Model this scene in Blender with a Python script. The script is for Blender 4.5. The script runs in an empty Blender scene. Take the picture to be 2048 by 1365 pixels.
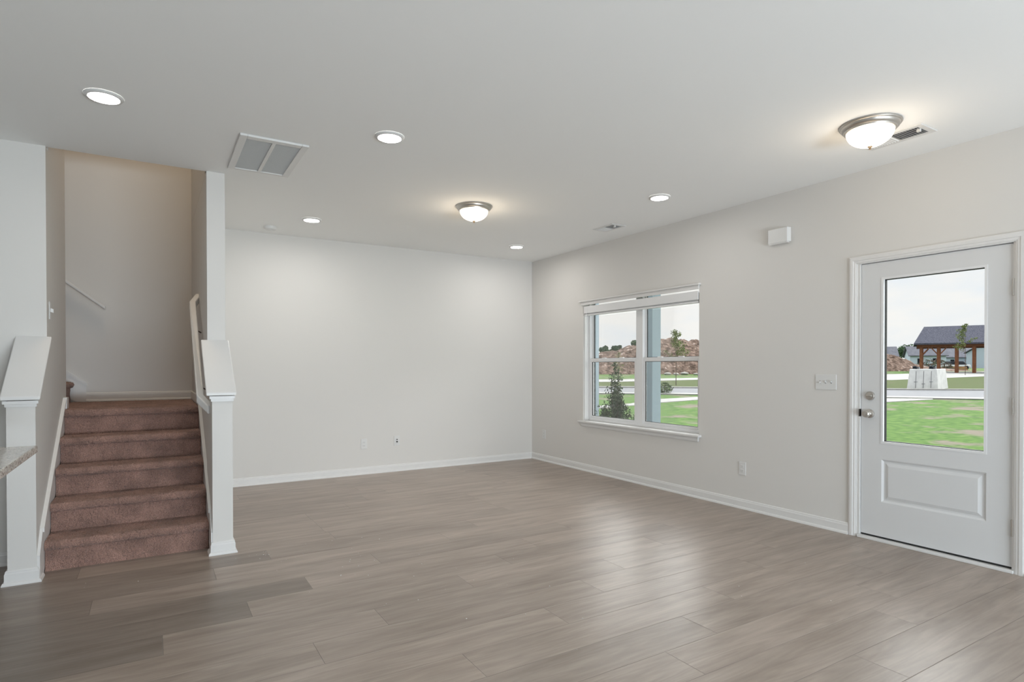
import bpy, bmesh, math, random
from mathutils import Vector, Matrix
random.seed(7)
SC = bpy.context.scene
COL = SC.collection
PI = math.pi

# ------------------------------------------------------------------ camera, sky, sun, daylight, exposure
F_ = Vector((0.51957426, 0.85437923, -0.00887214))
R_ = Vector((0.85440870, -0.51960087, -0.00083635))
U_ = Vector((0.00532453, 0.00714589, 0.99996029))
cam_data = bpy.data.cameras.new('camera')
cam_data.sensor_fit = 'HORIZONTAL'
cam_data.sensor_width = 36.0
cam_data.lens = 1180.23 / 2048 * 36.0
cam_data.shift_y = (744.5 - 682.5) / 2048
cam_data.clip_start = 0.05
cam_data.clip_end = 2000
cam = bpy.data.objects.new('camera', cam_data)
COL.objects.link(cam)
cam.matrix_world = Matrix(((R_.x, U_.x, -F_.x, 0), (R_.y, U_.y, -F_.y, 0), (R_.z, U_.z, -F_.z, 1.279), (0, 0, 0, 1)))
SC.camera = cam
SC.view_settings.view_transform = 'Standard'
SC.view_settings.look = 'None'
SC.view_settings.gamma = 1
SC.view_settings.use_curve_mapping = False
SC.view_settings.exposure = 0.0

SUN_STRENGTH = 3.4
SKY_STRENGTH = 1.06
REAR_SKY_POWER = 10
REAR_FILL_POWER = 290
CAN_POWER = (2.2, 4.2, 6.8, 3.0, 5.8)
DOME_POWER = 3.0
STAIR_POWER = 12.0

world = bpy.data.worlds.new('sky')
SC.world = world
world.use_nodes = True
wn, wl = world.node_tree.nodes, world.node_tree.links
wn.clear()
wo = wn.new('ShaderNodeOutputWorld')
wb = wn.new('ShaderNodeBackground')
tc = wn.new('ShaderNodeTexCoord')
sep = wn.new('ShaderNodeSeparateXYZ')
wl.new(tc.outputs['Generated'], sep.inputs[0])
mp = wn.new('ShaderNodeMapping')
mp.inputs['Scale'].default_value = (1.6, 1.6, 5.0)
wl.new(tc.outputs['Generated'], mp.inputs[0])
nz = wn.new('ShaderNodeTexNoise')
nz.inputs['Scale'].default_value = 3.2
nz.inputs['Detail'].default_value = 7
nz.inputs['Roughness'].default_value = 0.55
wl.new(mp.outputs[0], nz.inputs['Vector'])
cr = wn.new('ShaderNodeValToRGB')
cr.color_ramp.elements[0].position = 0.36
cr.color_ramp.elements[0].color = (0.83, 0.87, 0.91, 1)
cr.color_ramp.elements[1].position = 0.56
cr.color_ramp.elements[1].color = (0.93, 0.918, 0.895, 1)
wl.new(nz.outputs['Fac'], cr.inputs[0])
gr = wn.new('ShaderNodeValToRGB')           # the cloud layer is brighter overhead than at the horizon
gr.color_ramp.elements[0].position = 0.0
gr.color_ramp.elements[0].color = (1, 1, 1, 1)
gr.color_ramp.elements[1].position = 0.75
gr.color_ramp.elements[1].color = (4.0, 4.2, 4.4, 1)
for p_, v_ in ((0.17, 1.0), (0.30, 8.0)):
    e = gr.color_ramp.elements.new(p_); e.color = (v_, v_, v_, 1)
wl.new(sep.outputs['Z'], gr.inputs[0])
mx = wn.new('ShaderNodeMix'); mx.data_type = 'RGBA'; mx.blend_type = 'MULTIPLY'
mx.inputs[0].default_value = 1
side = wn.new('ShaderNodeMapRange'); side.interpolation_type = 'SMOOTHSTEP'   # brightest on the side of the sky where the sun stands
side.inputs['From Min'].default_value = -0.5; side.inputs['From Max'].default_value = 0.7
side.inputs['To Min'].default_value = 0.18; side.inputs['To Max'].default_value = 1.0
wl.new(sep.outputs['X'], side.inputs['Value'])
glow = wn.new('ShaderNodeMix'); glow.data_type = 'RGBA'
glow.inputs[6].default_value = (1, 1, 1, 1)
wl.new(side.outputs[0], glow.inputs[0]); wl.new(gr.outputs[0], glow.inputs[7])
wl.new(cr.outputs[0], mx.inputs[6]); wl.new(glow.outputs[2], mx.inputs[7])
wl.new(mx.outputs[2], wb.inputs['Color'])
wb.inputs['Strength'].default_value = SKY_STRENGTH
wl.new(wb.outputs[0], wo.inputs[0])

sd = bpy.data.lights.new('sun', 'SUN'); sd.energy = SUN_STRENGTH; sd.angle = 0.01; sd.color = (1, 0.96, 0.88)
sun = bpy.data.objects.new('sun', sd); COL.objects.link(sun)
sun.rotation_euler = Vector((-0.40, 0.14, -0.905)).to_track_quat('-Z', 'Y').to_euler()

def area_light(name, loc, direction, power, sx, sy=None, color=(1, 1, 1), shape='RECTANGLE', spread=PI):
    d = bpy.data.lights.new(name, 'AREA')
    d.energy = power; d.shape = shape; d.size = sx
    if sy: d.size_y = sy
    d.color = color; d.spread = spread
    o = bpy.data.objects.new(name, d); COL.objects.link(o)
    o.location = loc
    o.rotation_euler = Vector(direction).to_track_quat('-Z', 'Y').to_euler()
    return o
# lamps at the patio opening behind the camera: sky light, added upward ceiling fill
area_light('patio_sky_daylight', (1.9, -4.19, 1.3), (0, 1, -0.15), REAR_SKY_POWER, 3.4, 1.7, (0.95, 0.97, 1.0))
area_light('ceiling_fill_light', (1.9, -4.19, 0.35), (0, 1, 0.36), REAR_FILL_POWER, 3.4, 0.6, (0.78, 0.90, 1.0))
# warm lamp on the upstairs ceiling over the stairwell
area_light('upstairs_lamp', (-0.12, 5.75, 5.18), (0, 0, -1), STAIR_POWER, 0.9, None, (1, 0.80, 0.58), 'DISK', 2.2)

# ------------------------------------------------------------------ materials
def mat(name):
    m = bpy.data.materials.new(name); m.use_nodes = True
    n, l = m.node_tree.nodes, m.node_tree.links
    return m, n, l, n['Principled BSDF']
def noise_bump(n, l, b, scale, strength, dist=0.002, detail=2, coord='Object'):
    t = n.new('ShaderNodeTexCoord'); x = n.new('ShaderNodeTexNoise')
    x.inputs['Scale'].default_value = scale; x.inputs['Detail'].default_value = detail
    bp = n.new('ShaderNodeBump'); bp.inputs['Strength'].default_value = strength; bp.inputs['Distance'].default_value = dist
    l.new(t.outputs[coord], x.inputs['Vector']); l.new(x.outputs['Fac'], bp.inputs['Height']); l.new(bp.outputs[0], b.inputs['Normal'])
    return x
def plain(name, col, rough=0.5, metal=0.0, spec=0.5, bump=None):
    m, n, l, b = mat(name)
    b.inputs['Base Color'].default_value = (*col, 1); b.inputs['Roughness'].default_value = rough
    b.inputs['Metallic'].default_value = metal; b.inputs['Specular IOR Level'].default_value = spec
    if bump: noise_bump(n, l, b, *bump)
    return m
def mottled(name, c1, c2, scale, rough=0.8, detail=5, lo=0.35, hi=0.65, bump=None, spec=0.3, coord='Object'):
    m, n, l, b = mat(name)
    t = n.new('ShaderNodeTexCoord'); x = n.new('ShaderNodeTexNoise')
    x.inputs['Scale'].default_value = scale; x.inputs['Detail'].default_value = detail
    r = n.new('ShaderNodeValToRGB')
    r.color_ramp.elements[0].position = lo; r.color_ramp.elements[0].color = (*c1, 1)
    r.color_ramp.elements[1].position = hi; r.color_ramp.elements[1].color = (*c2, 1)
    l.new(t.outputs[coord], x.inputs['Vector']); l.new(x.outputs['Fac'], r.inputs[0]); l.new(r.outputs[0], b.inputs['Base Color'])
    b.inputs['Roughness'].default_value = rough; b.inputs['Specular IOR Level'].default_value = spec
    if bump:
        bp = n.new('ShaderNodeBump'); bp.inputs['Strength'].default_value = bump[0]; bp.inputs['Distance'].default_value = bump[1]
        y = n.new('ShaderNodeTexNoise'); y.inputs['Scale'].default_value = bump[2]; y.inputs['Detail'].default_value = 4
        l.new(t.outputs[coord], y.inputs['Vector']); l.new(y.outputs['Fac'], bp.inputs['Height']); l.new(bp.outputs[0], b.inputs['Normal'])
    return m

M = {}
M['wall'] = plain('wall_paint', (0.725, 0.705, 0.675), 0.6, spec=0.25, bump=(90, 0.05, 0.001))
M['ceiling'] = plain('ceiling_paint', (0.92, 0.92, 0.905), 0.9, spec=0.1, bump=(60, 0.05, 0.001))
M['trim'] = plain('white_trim_paint', (0.765, 0.755, 0.74), 0.35, spec=0.4)
M['door'] = plain('white_door_paint', (0.71, 0.712, 0.712), 0.4, spec=0.4)
M['vinyl'] = plain('white_vinyl', (0.80, 0.80, 0.80), 0.35, spec=0.4)
M['plate'] = plain('white_plastic', (0.735, 0.73, 0.715), 0.35)
M['blind'] = plain('white_blind', (0.82, 0.82, 0.82), 0.5)
M['nickel'] = plain('brushed_nickel', (0.58, 0.555, 0.52), 0.38, metal=1)
M['dark'] = plain('dark_rubber', (0.02, 0.02, 0.02), 0.6)
M['duct'] = plain('grey_duct', (0.20, 0.20, 0.20), 0.8)
M['bronze'] = plain('bronze', (0.16, 0.12, 0.08), 0.4, metal=0.6)
M['slot'] = plain('dark_slot', (0.05, 0.05, 0.05), 0.8)
M['greyslot'] = plain('grey_slot', (0.42, 0.42, 0.42), 0.8)
M['filter'] = plain('grey_grille', (0.80, 0.795, 0.775), 0.7)
M['wire'] = plain('bracket_metal', (0.12, 0.11, 0.10), 0.4, metal=0.8)
M['cabinet'] = plain('cabinet_paint', (0.75, 0.75, 0.74), 0.5)

def glass_mat(name, tint=(1, 1, 1)):
    m, n, l, b = mat(name)
    n.remove(b)
    out = n['Material Output']
    tr = n.new('ShaderNodeBsdfTransparent'); tr.inputs[0].default_value = (*tint, 1)
    gl = n.new('ShaderNodeBsdfGlossy'); gl.inputs['Roughness'].default_value = 0.02
    fr = n.new('ShaderNodeFresnel'); fr.inputs['IOR'].default_value = 1.45
    mul = n.new('ShaderNodeMath'); mul.operation = 'MULTIPLY'; mul.inputs[1].default_value = 0.2
    mi = n.new('ShaderNodeMixShader')
    l.new(fr.outputs[0], mul.inputs[0]); l.new(mul.outputs[0], mi.inputs[0]); l.new(tr.outputs[0], mi.inputs[1]); l.new(gl.outputs[0], mi.inputs[2])
    l.new(mi.outputs[0], out.inputs[0])
    return m
M['glass'] = glass_mat('window_glass', (0.98, 0.985, 0.98))

def emit(name, col, strength):
    m, n, l, b = mat(name)
    b.inputs['Base Color'].default_value = (0.9, 0.9, 0.9, 1)
    b.inputs['Emission Color'].default_value = (*col, 1); b.inputs['Emission Strength'].default_value = strength
    return m
M['led'] = emit('led_diffuser', (1, 0.97, 0.92), 14)
M['dome'] = emit('lit_frosted_glass', (1, 0.86, 0.66), 3.2)

def floor_mat():
    m, n, l, b = mat('vinyl_plank')
    uv = n.new('ShaderNodeUVMap'); uv.uv_map = 'plank'
    at = n.new('ShaderNodeAttribute'); at.attribute_name = 'tone'
    # stretched grain, shifted per plank
    mp = n.new('ShaderNodeMapping'); mp.inputs['Scale'].default_value = (0.75, 5.5, 1)
    add = n.new('ShaderNodeVectorMath'); add.operation = 'ADD'
    sc = n.new('ShaderNodeVectorMath'); sc.operation = 'SCALE'; sc.inputs['Scale'].default_value = 37
    l.new(at.outputs['Color'], sc.inputs[0]); l.new(uv.outputs[0], add.inputs[0]); l.new(sc.outputs[0], add.inputs[1])
    l.new(add.outputs[0], mp.inputs[0])
    n1 = n.new('ShaderNodeTexNoise'); n1.inputs['Scale'].default_value = 2.2; n1.inputs['Detail'].default_value = 6; n1.inputs['Roughness'].default_value = 0.6; n1.inputs['Distortion'].default_value = 0.15
    l.new(mp.outputs[0], n1.inputs['Vector'])
    mp2 = n.new('ShaderNodeMapping'); mp2.inputs['Scale'].default_value = (2.2, 55, 1)
    l.new(add.outputs[0], mp2.inputs[0])
    n2 = n.new('ShaderNodeTexNoise'); n2.inputs['Scale'].default_value = 2.5; n2.inputs['Detail'].default_value = 4
    l.new(mp2.outputs[0], n2.inputs['Vector'])
    # cathedral rings
    mp3 = n.new('ShaderNodeMapping'); mp3.inputs['Scale'].default_value = (0.55, 6.5, 1)
    l.new(add.outputs[0], mp3.inputs[0])
    n3 = n.new('ShaderNodeTexNoise'); n3.inputs['Scale'].default_value = 1.3; n3.inputs['Detail'].default_value = 1.5
    l.new(mp3.outputs[0], n3.inputs['Vector'])
    ml = n.new('ShaderNodeMath'); ml.operation = 'MULTIPLY'; ml.inputs[1].default_value = 26
    fr = n.new('ShaderNodeMath'); fr.operation = 'PINGPONG'; fr.inputs[1].default_value = 1
    l.new(n3.outputs['Fac'], ml.inputs[0]); l.new(ml.outputs[0], fr.inputs[0])
    r1 = n.new('ShaderNodeValToRGB')
    r1.color_ramp.elements[0].position = 0.25; r1.color_ramp.elements[0].color = (0.264, 0.210, 0.171, 1)
    r1.color_ramp.elements[1].position = 0.72; r1.color_ramp.elements[1].color = (0.432, 0.361, 0.307, 1)
    l.new(n1.outputs['Fac'], r1.inputs[0])
    def mult(a, fac_socket, lo, hi):
        rr = n.new('ShaderNodeMapRange'); rr.inputs['To Min'].default_value = lo; rr.inputs['To Max'].default_value = hi
        l.new(fac_socket, rr.inputs['Value'])
        mm = n.new('ShaderNodeVectorMath'); mm.operation = 'SCALE'
        l.new(a, mm.inputs[0]); l.new(rr.outputs[0], mm.inputs['Scale'])
        return mm.outputs[0]
    c = mult(r1.outputs[0], n2.outputs['Fac'], 0.90, 1.10)
    c = mult(c, fr.outputs[0], 0.93, 1.04)
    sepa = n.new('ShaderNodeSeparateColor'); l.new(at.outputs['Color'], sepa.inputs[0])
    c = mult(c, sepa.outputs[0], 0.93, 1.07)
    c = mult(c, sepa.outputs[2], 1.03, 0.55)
    # narrow dark groove along the plank edges (v 0..0.2275 across, third coordinate not used)
    uv2 = n.new('ShaderNodeUVMap'); uv2.uv_map = 'edge'
    se = n.new('ShaderNodeSeparateXYZ'); l.new(uv2.outputs[0], se.inputs[0])
    mn = n.new('ShaderNodeMath'); mn.operation = 'MINIMUM'
    def edge(sock, length):
        a = n.new('ShaderNodeMath'); a.operation = 'SUBTRACT'; a.inputs[0].default_value = 1; l.new(sock, a.inputs[1])
        b_ = n.new('ShaderNodeMath'); b_.operation = 'MINIMUM'; l.new(sock, b_.inputs[0]); l.new(a.outputs[0], b_.inputs[1])
        c_ = n.new('ShaderNodeMath'); c_.operation = 'MULTIPLY'; c_.inputs[1].default_value = length; l.new(b_.outputs[0], c_.inputs[0])
        return c_.outputs[0]
    l.new(edge(se.outputs[0], 1.55), mn.inputs[0]); l.new(edge(se.outputs[1], 0.2275), mn.inputs[1])
    g = n.new('ShaderNodeMapRange'); g.inputs['From Min'].default_value = 0.0004; g.inputs['From Max'].default_value = 0.0022
    l.new(mn.outputs[0], g.inputs['Value'])
    c = mult(c, g.outputs[0], 0.62, 1.0)
    l.new(c, b.inputs['Base Color'])
    rr = n.new('ShaderNodeMapRange'); rr.inputs['To Min'].default_value = 0.30; rr.inputs['To Max'].default_value = 0.42
    l.new(n2.outputs['Fac'], rr.inputs['Value']); l.new(rr.outputs[0], b.inputs['Roughness'])
    b.inputs['Specular IOR Level'].default_value = 0.45
    bp = n.new('ShaderNodeBump'); bp.inputs['Strength'].default_value = 0.12; bp.inputs['Distance'].default_value = 0.001
    l.new(n2.outputs['Fac'], bp.inputs['Height'])
    bp2 = n.new('ShaderNodeBump'); bp2.inputs['Strength'].default_value = 0.7; bp2.inputs['Distance'].default_value = 0.0012
    l.new(g.outputs[0], bp2.inputs['Height']); l.new(bp.outputs[0], bp2.inputs['Normal']); l.new(bp2.outputs[0], b.inputs['Normal'])
    return m
M['floor'] = floor_mat()

def carpet_mat():
    m, n, l, b = mat('mauve_carpet')
    t = n.new('ShaderNodeTexCoord')
    big = n.new('ShaderNodeTexNoise'); big.inputs['Scale'].default_value = 7; big.inputs['Detail'].default_value = 3
    fine = n.new('ShaderNodeTexNoise'); fine.inputs['Scale'].default_value = 330; fine.inputs['Detail'].default_value = 3
    for x in (big, fine): l.new(t.outputs['Object'], x.inputs['Vector'])
    r = n.new('ShaderNodeValToRGB')
    r.color_ramp.elements[0].position = 0.34; r.color_ramp.elements[0].color = (0.16, 0.086, 0.068, 1)
    r.color_ramp.elements[1].position = 0.66; r.color_ramp.elements[1].color = (0.57, 0.345, 0.275, 1)
    l.new(fine.outputs['Fac'], r.inputs[0])
    rr = n.new('ShaderNodeMapRange'); rr.inputs['From Min'].default_value = 0.3; rr.inputs['From Max'].default_value = 0.7
    rr.inputs['To Min'].default_value = 0.74; rr.inputs['To Max'].default_value = 1.22
    l.new(big.outputs['Fac'], rr.inputs['Value'])
    s = n.new('ShaderNodeVectorMath'); s.operation = 'SCALE'; l.new(r.outputs[0], s.inputs[0]); l.new(rr.outputs[0], s.inputs['Scale'])
    l.new(s.outputs[0], b.inputs['Base Color'])
    b.inputs['Roughness'].default_value = 1; b.inputs['Specular IOR Level'].default_value = 0.05
    b.inputs['Sheen Weight'].default_value = 0.25; b.inputs['Sheen Roughness'].default_value = 0.6
    bp = n.new('ShaderNodeBump'); bp.inputs['Strength'].default_value = 0.9; bp.inputs['Distance'].default_value = 0.006
    l.new(fine.outputs['Fac'], bp.inputs['Height']); l.new(bp.outputs[0], b.inputs['Normal'])
    return m
M['carpet'] = carpet_mat()

def granite_mat():
    m, n, l, b = mat('speckled_granite')
    t = n.new('ShaderNodeTexCoord')
    v = n.new('ShaderNodeTexVoronoi'); v.inputs['Scale'].default_value = 170
    w = n.new('ShaderNodeTexNoise'); w.inputs['Scale'].default_value = 80; w.inputs['Detail'].default_value = 5
    l.new(t.outputs['Object'], v.inputs['Vector']); l.new(t.outputs['Object'], w.inputs['Vector'])
    sepc = n.new('ShaderNodeSeparateColor'); l.new(v.outputs['Color'], sepc.inputs[0])
    r = n.new('ShaderNodeValToRGB'); cr_ = r.color_ramp; cr_.interpolation = 'CONSTANT'
    cr_.elements[0].position = 0; cr_.elements[0].color = (0.10, 0.09, 0.085, 1)
    cr_.elements[1].position = 0.10; cr_.elements[1].color = (0.33, 0.30, 0.27, 1)
    a = cr_.elements.new(0.28); a.color = (0.62, 0.58, 0.52, 1)
    a = cr_.elements.new(0.55); a.color = (0.74, 0.71, 0.66, 1)
    l.new(sepc.outputs[0], r.inputs[0])
    mi = n.new('ShaderNodeMix'); mi.data_type = 'RGBA'
    rr = n.new('ShaderNodeMapRange'); rr.inputs['From Min'].default_value = 0.52; rr.inputs['From Max'].default_value = 0.62
    l.new(w.outputs['Fac'], rr.inputs['Value']); l.new(rr.outputs[0], mi.inputs[0]); l.new(r.outputs[0], mi.inputs[6]); mi.inputs[7].default_value = (0.72, 0.68, 0.61, 1)
    l.new(mi.outputs[2], b.inputs['Base Color']); b.inputs['Roughness'].default_value = 0.12
    return m
M['granite'] = granite_mat()

# outdoors
M['grass'] = None
def grass_mat(name, green1, green2, soil, lo, hi):
    m, n, l, b = mat(name)
    t = n.new('ShaderNodeTexCoord')
    a = n.new('ShaderNodeTexNoise'); a.inputs['Scale'].default_value = 6; a.inputs['Detail'].default_value = 6
    p = n.new('ShaderNodeTexNoise'); p.inputs['Scale'].default_value = 0.75; p.inputs['Detail'].default_value = 6; p.inputs['Roughness'].default_value = 0.62
    for x in (a, p): l.new(t.outputs['Object'], x.inputs['Vector'])
    r = n.new('ShaderNodeValToRGB')
    r.color_ramp.elements[0].position = 0.3; r.color_ramp.elements[0].color = (*green1, 1)
    r.color_ramp.elements[1].position = 0.7; r.color_ramp.elements[1].color = (*green2, 1)
    l.new(a.outputs['Fac'], r.inputs[0])
    rr = n.new('ShaderNodeMapRange'); rr.inputs['From Min'].default_value = lo; rr.inputs['From Max'].default_value = hi
    l.new(p.outputs['Fac'], rr.inputs['Value'])
    mi = n.new('ShaderNodeMix'); mi.data_type = 'RGBA'; mi.inputs[7].default_value = (*soil, 1)
    l.new(rr.outputs[0], mi.inputs[0]); l.new(r.outputs[0], mi.inputs[6]); l.new(mi.outputs[2], b.inputs['Base Color'])
    b.inputs['Roughness'].default_value = 0.95; b.inputs['Specular IOR Level'].default_value = 0.1
    return m
M['grass'] = grass_mat('lawn_grass', (0.026, 0.070, 0.012), (0.088, 0.150, 0.036), (0.135, 0.116, 0.095), 0.52, 0.64)
M['verge'] = grass_mat('verge_grass', (0.034, 0.052, 0.014), (0.066, 0.080, 0.028), (0.09, 0.08, 0.05), 0.58, 0.7)
M['concrete'] = mottled('pale_concrete', (0.22, 0.22, 0.216), (0.27, 0.267, 0.26), 6, 0.9)
M['blockconcrete'] = mottled('smooth_concrete', (0.36, 0.365, 0.37), (0.44, 0.445, 0.445), 3, 0.9)
M['asphalt'] = mottled('grey_asphalt', (0.12, 0.124, 0.135), (0.15, 0.154, 0.165), 5, 0.9)
M['dirt'] = mottled('rocky_dirt', (0.060, 0.040, 0.031), (0.185, 0.132, 0.108), 2.6, 0.95, detail=12, lo=0.36, hi=0.64, bump=(1.0, 0.35, 3), spec=0.1)
_r = [n for n in M['dirt'].node_tree.nodes if n.type == 'VALTORGB'][0].color_ramp.elements.new(0.70); _r.color = (0.38, 0.34, 0.32, 1)
M['paleleaf'] = mottled('pale_leaves', (0.075, 0.105, 0.022), (0.14, 0.18, 0.045), 9, 0.7)
M['shingle'] = mottled('dark_shingles', (0.038, 0.040, 0.056), (0.078, 0.081, 0.106), 11, 0.95, spec=0.1, bump=(0.5, 0.05, 14))
M['cedar'] = mottled('stained_cedar', (0.13, 0.045, 0.02), (0.20, 0.08, 0.036), 5, 0.7)
M['timber'] = mottled('raw_timber', (0.16, 0.085, 0.04), (0.26, 0.15, 0.07), 3, 0.9)
M['siding'] = plain('pale_blue_siding', (0.36, 0.42, 0.50), 0.7)
M['whiteboard'] = plain('white_board', (0.42, 0.44, 0.46), 0.6)
M['farroof'] = mottled('grey_roof', (0.085, 0.088, 0.108), (0.115, 0.118, 0.138), 1.5, 0.95, spec=0.1)
M['leaf'] = mottled('tree_leaves', (0.027, 0.056, 0.015), (0.075, 0.12, 0.034), 9, 0.6)
M['darkleaf'] = mottled('dark_leaves', (0.008, 0.022, 0.008), (0.035, 0.075, 0.022), 12, 0.55, spec=0.2)
M['farleaf'] = mottled('far_leaves', (0.03, 0.065, 0.03), (0.06, 0.11, 0.05), 1, 0.8)
M['bark'] = mottled('bark', (0.06, 0.045, 0.035), (0.12, 0.095, 0.075), 20, 0.9)
M['column'] = plain('blue_grey_paint', (0.20, 0.265, 0.305), 0.6)
M['porchtrim'] = plain('pale_blue_trim', (0.29, 0.36, 0.42), 0.6)
M['black'] = plain('black_plastic', (0.010, 0.012, 0.016), 0.8, spec=0.1)
M['rock'] = mottled('white_rock', (0.2, 0.196, 0.185), (0.3, 0.29, 0.28), 3, 0.9)
M['carwhite'] = plain('white_car_paint', (0.34, 0.355, 0.37), 0.3)
def brick_mat():
    m, n, l, b = mat('grey_brick')
    t = n.new('ShaderNodeTexCoord'); mp = n.new('ShaderNodeMapping'); mp.inputs['Rotation'].default_value = (PI / 2, 0, 0)
    x = n.new('ShaderNodeTexBrick'); x.inputs['Scale'].default_value = 1
    x.inputs['Brick Width'].default_value = 0.2; x.inputs['Row Height'].default_value = 0.07; x.inputs['Mortar Size'].default_value = 0.008
    x.inputs['Color1'].default_value = (0.045, 0.055, 0.06, 1); x.inputs['Color2'].default_value = (0.07, 0.08, 0.085, 1); x.inputs['Mortar'].default_value = (0.12, 0.13, 0.135, 1)
    l.new(t.outputs['Object'], mp.inputs[0]); l.new(mp.outputs[0], x.inputs['Vector']); l.new(x.outputs['Color'], b.inputs['Base Color'])
    b.inputs['Roughness'].default_value = 0.9
    return m
M['brick'] = brick_mat()

# ------------------------------------------------------------------ mesh helpers
def bx(bm, x0, x1, y0, y1, z0, z1):
    x0, x1 = sorted((x0, x1)); y0, y1 = sorted((y0, y1)); z0, z1 = sorted((z0, z1))
    v = [bm.verts.new(p) for p in ((x0, y0, z0), (x1, y0, z0), (x1, y1, z0), (x0, y1, z0), (x0, y0, z1), (x1, y0, z1), (x1, y1, z1), (x0, y1, z1))]
    for f in ((0, 3, 2, 1), (4, 5, 6, 7), (0, 1, 5, 4), (1, 2, 6, 5), (2, 3, 7, 6), (3, 0, 4, 7)):
        bm.faces.new([v[i] for i in f])
def frame4(bm, x0, x1, y0, y1, z0, z1, wl, wr, wb, wt):
    """upright rectangular frame in the y-z plane: stiles full height, rails between them"""
    bx(bm, x0, x1, y0, y0 + wl, z0, z1); bx(bm, x0, x1, y1 - wr, y1, z0, z1)
    if wb: bx(bm, x0, x1, y0 + wl, y1 - wr, z0, z0 + wb)
    if wt: bx(bm, x0, x1, y0 + wl, y1 - wr, z1 - wt, z1)
def prism(bm, pts, a, b):
    """pts: polygon as 3-D points, a and b: the two offsets (vectors) it is swept between."""
    a, b = Vector(a), Vector(b)
    lo = [bm.verts.new(Vector(p) + a) for p in pts]; hi = [bm.verts.new(Vector(p) + b) for p in pts]
    k = len(pts)
    bm.faces.new(lo[::-1]); bm.faces.new(hi)
    for i in range(k):
        bm.faces.new((lo[i], lo[(i + 1) % k], hi[(i + 1) % k], hi[i]))
def lathe(bm, prof, c=(0, 0, 0), axis='z', seg=40, cap0=False, cap1=False):
    """prof: list of (radius, height along axis)"""
    c = Vector(c); rings = []
    for r, h in prof:
        ring = []
        if r < 1e-6:
            p = {'z': (0, 0, h), 'x': (h, 0, 0), 'y': (0, h, 0)}[axis]
            ring = [bm.verts.new(c + Vector(p))]
        else:
            for i in range(seg):
                t = 2 * PI * i / seg; a, b = r * math.cos(t), r * math.sin(t)
                p = {'z': (a, b, h), 'x': (h, a, b), 'y': (a, h, b)}[axis]
                ring.append(bm.verts.new(c + Vector(p)))
        rings.append(ring)
    for A, B in zip(rings, rings[1:]):
        for i in range(seg):
            j = (i + 1) % seg
            if len(A) == 1 and len(B) == 1: continue
            if len(A) == 1: bm.faces.new((A[0], B[i], B[j]))
            elif len(B) == 1: bm.faces.new((A[i], A[j], B[0]))
            else: bm.faces.new((A[i], A[j], B[j], B[i]))
    if cap0 and len(rings[0]) > 1: bm.faces.new(rings[0])
    if cap1 and len(rings[-1]) > 1: bm.faces.new(rings[-1][::-1])
def tube(bm, pts, rad, seg=8, caps=True):
    pts = [Vector(p) for p in pts]; rings = []
    rads = rad if isinstance(rad, (list, tuple)) else [rad] * len(pts)
    for i, p in enumerate(pts):
        d = (pts[min(i + 1, len(pts) - 1)] - pts[max(i - 1, 0)]).normalized()
        up = Vector((0, 0, 1)) if abs(d.z) < 0.9 else Vector((1, 0, 0))
        s = d.cross(up).normalized(); t = s.cross(d)
        rings.append([bm.verts.new(p + rads[i] * (math.cos(2 * PI * k / seg) * s + math.sin(2 * PI * k / seg) * t)) for k in range(seg)])
    for A, B in zip(rings, rings[1:]):
        for i in range(seg):
            bm.faces.new((A[i], A[(i + 1) % seg], B[(i + 1) % seg], B[i]))
    if caps:
        bm.faces.new(rings[0][::-1]); bm.faces.new(rings[-1])
def sweep_rect(bm, pts, w, h, side=None):
    """rectangular bar of width w (level) and height h along the points; corners are mitred"""
    pts = [Vector(p) for p in pts]; rings = []
    for i, p in enumerate(pts):
        d0 = (p - pts[i - 1]).normalized() if i else None
        d1 = (pts[i + 1] - p).normalized() if i < len(pts) - 1 else None
        def lat(d):
            q = Vector((d.y, -d.x, 0)); return q.normalized() if q.length > 1e-6 else Vector((1, 0, 0))
        if d0 is None: s = lat(d1)
        elif d1 is None: s = lat(d0)
        else:
            a, b = lat(d0), lat(d1); s = (a + b).normalized(); s = s / max(0.35, s.dot(a))
        u = Vector((0, 0, 1))
        rings.append([bm.verts.new(p + s * (a_ * w / 2) + u * (b_ * h / 2)) for a_, b_ in ((-1, -1), (1, -1), (1, 1), (-1, 1))])
    for A, B in zip(rings, rings[1:]):
        for i in range(4): bm.faces.new((A[i], A[(i + 1) % 4], B[(i + 1) % 4], B[i]))
    bm.faces.new(rings[0][::-1]); bm.faces.new(rings[-1])

def NB(): return bmesh.new()
def obj(name, bm, m, parent=None, bevel=0.0, smooth=False, seg=2, keep_normals=False):
    if not keep_normals: bmesh.ops.recalc_face_normals(bm, faces=bm.faces)
    me = bpy.data.meshes.new(name); bm.to_mesh(me); bm.free()
    if smooth:
        me.polygons.foreach_set('use_smooth', [True] * len(me.polygons))
        try: me.set_sharp_from_angle(angle=math.radians(40))
        except Exception: pass
    me.materials.append(m)
    o = bpy.data.objects.new(name, me); COL.objects.link(o)
    if parent is not None:
        o.parent = parent
        o.matrix_parent_inverse = Matrix.Translation(-parent.location)   # parts are modelled in room coordinates
    if bevel:
        b = o.modifiers.new('bevel', 'BEVEL'); b.width = bevel; b.segments = seg; b.limit_method = 'ANGLE'; b.angle_limit = math.radians(30)
        b.harden_normals = False
    return o
def tag(o, label, cat, group=None, kind=None):
    o['label'] = label; o['category'] = cat
    if group: o['group'] = group
    if kind: o['kind'] = kind
    return o
def thing(name, label, cat, loc=(0, 0, 0), group=None, kind=None):
    o = bpy.data.objects.new(name, None); COL.objects.link(o); o.location = loc; o.empty_display_size = 0.1
    return tag(o, label, cat, group, kind)
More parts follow.
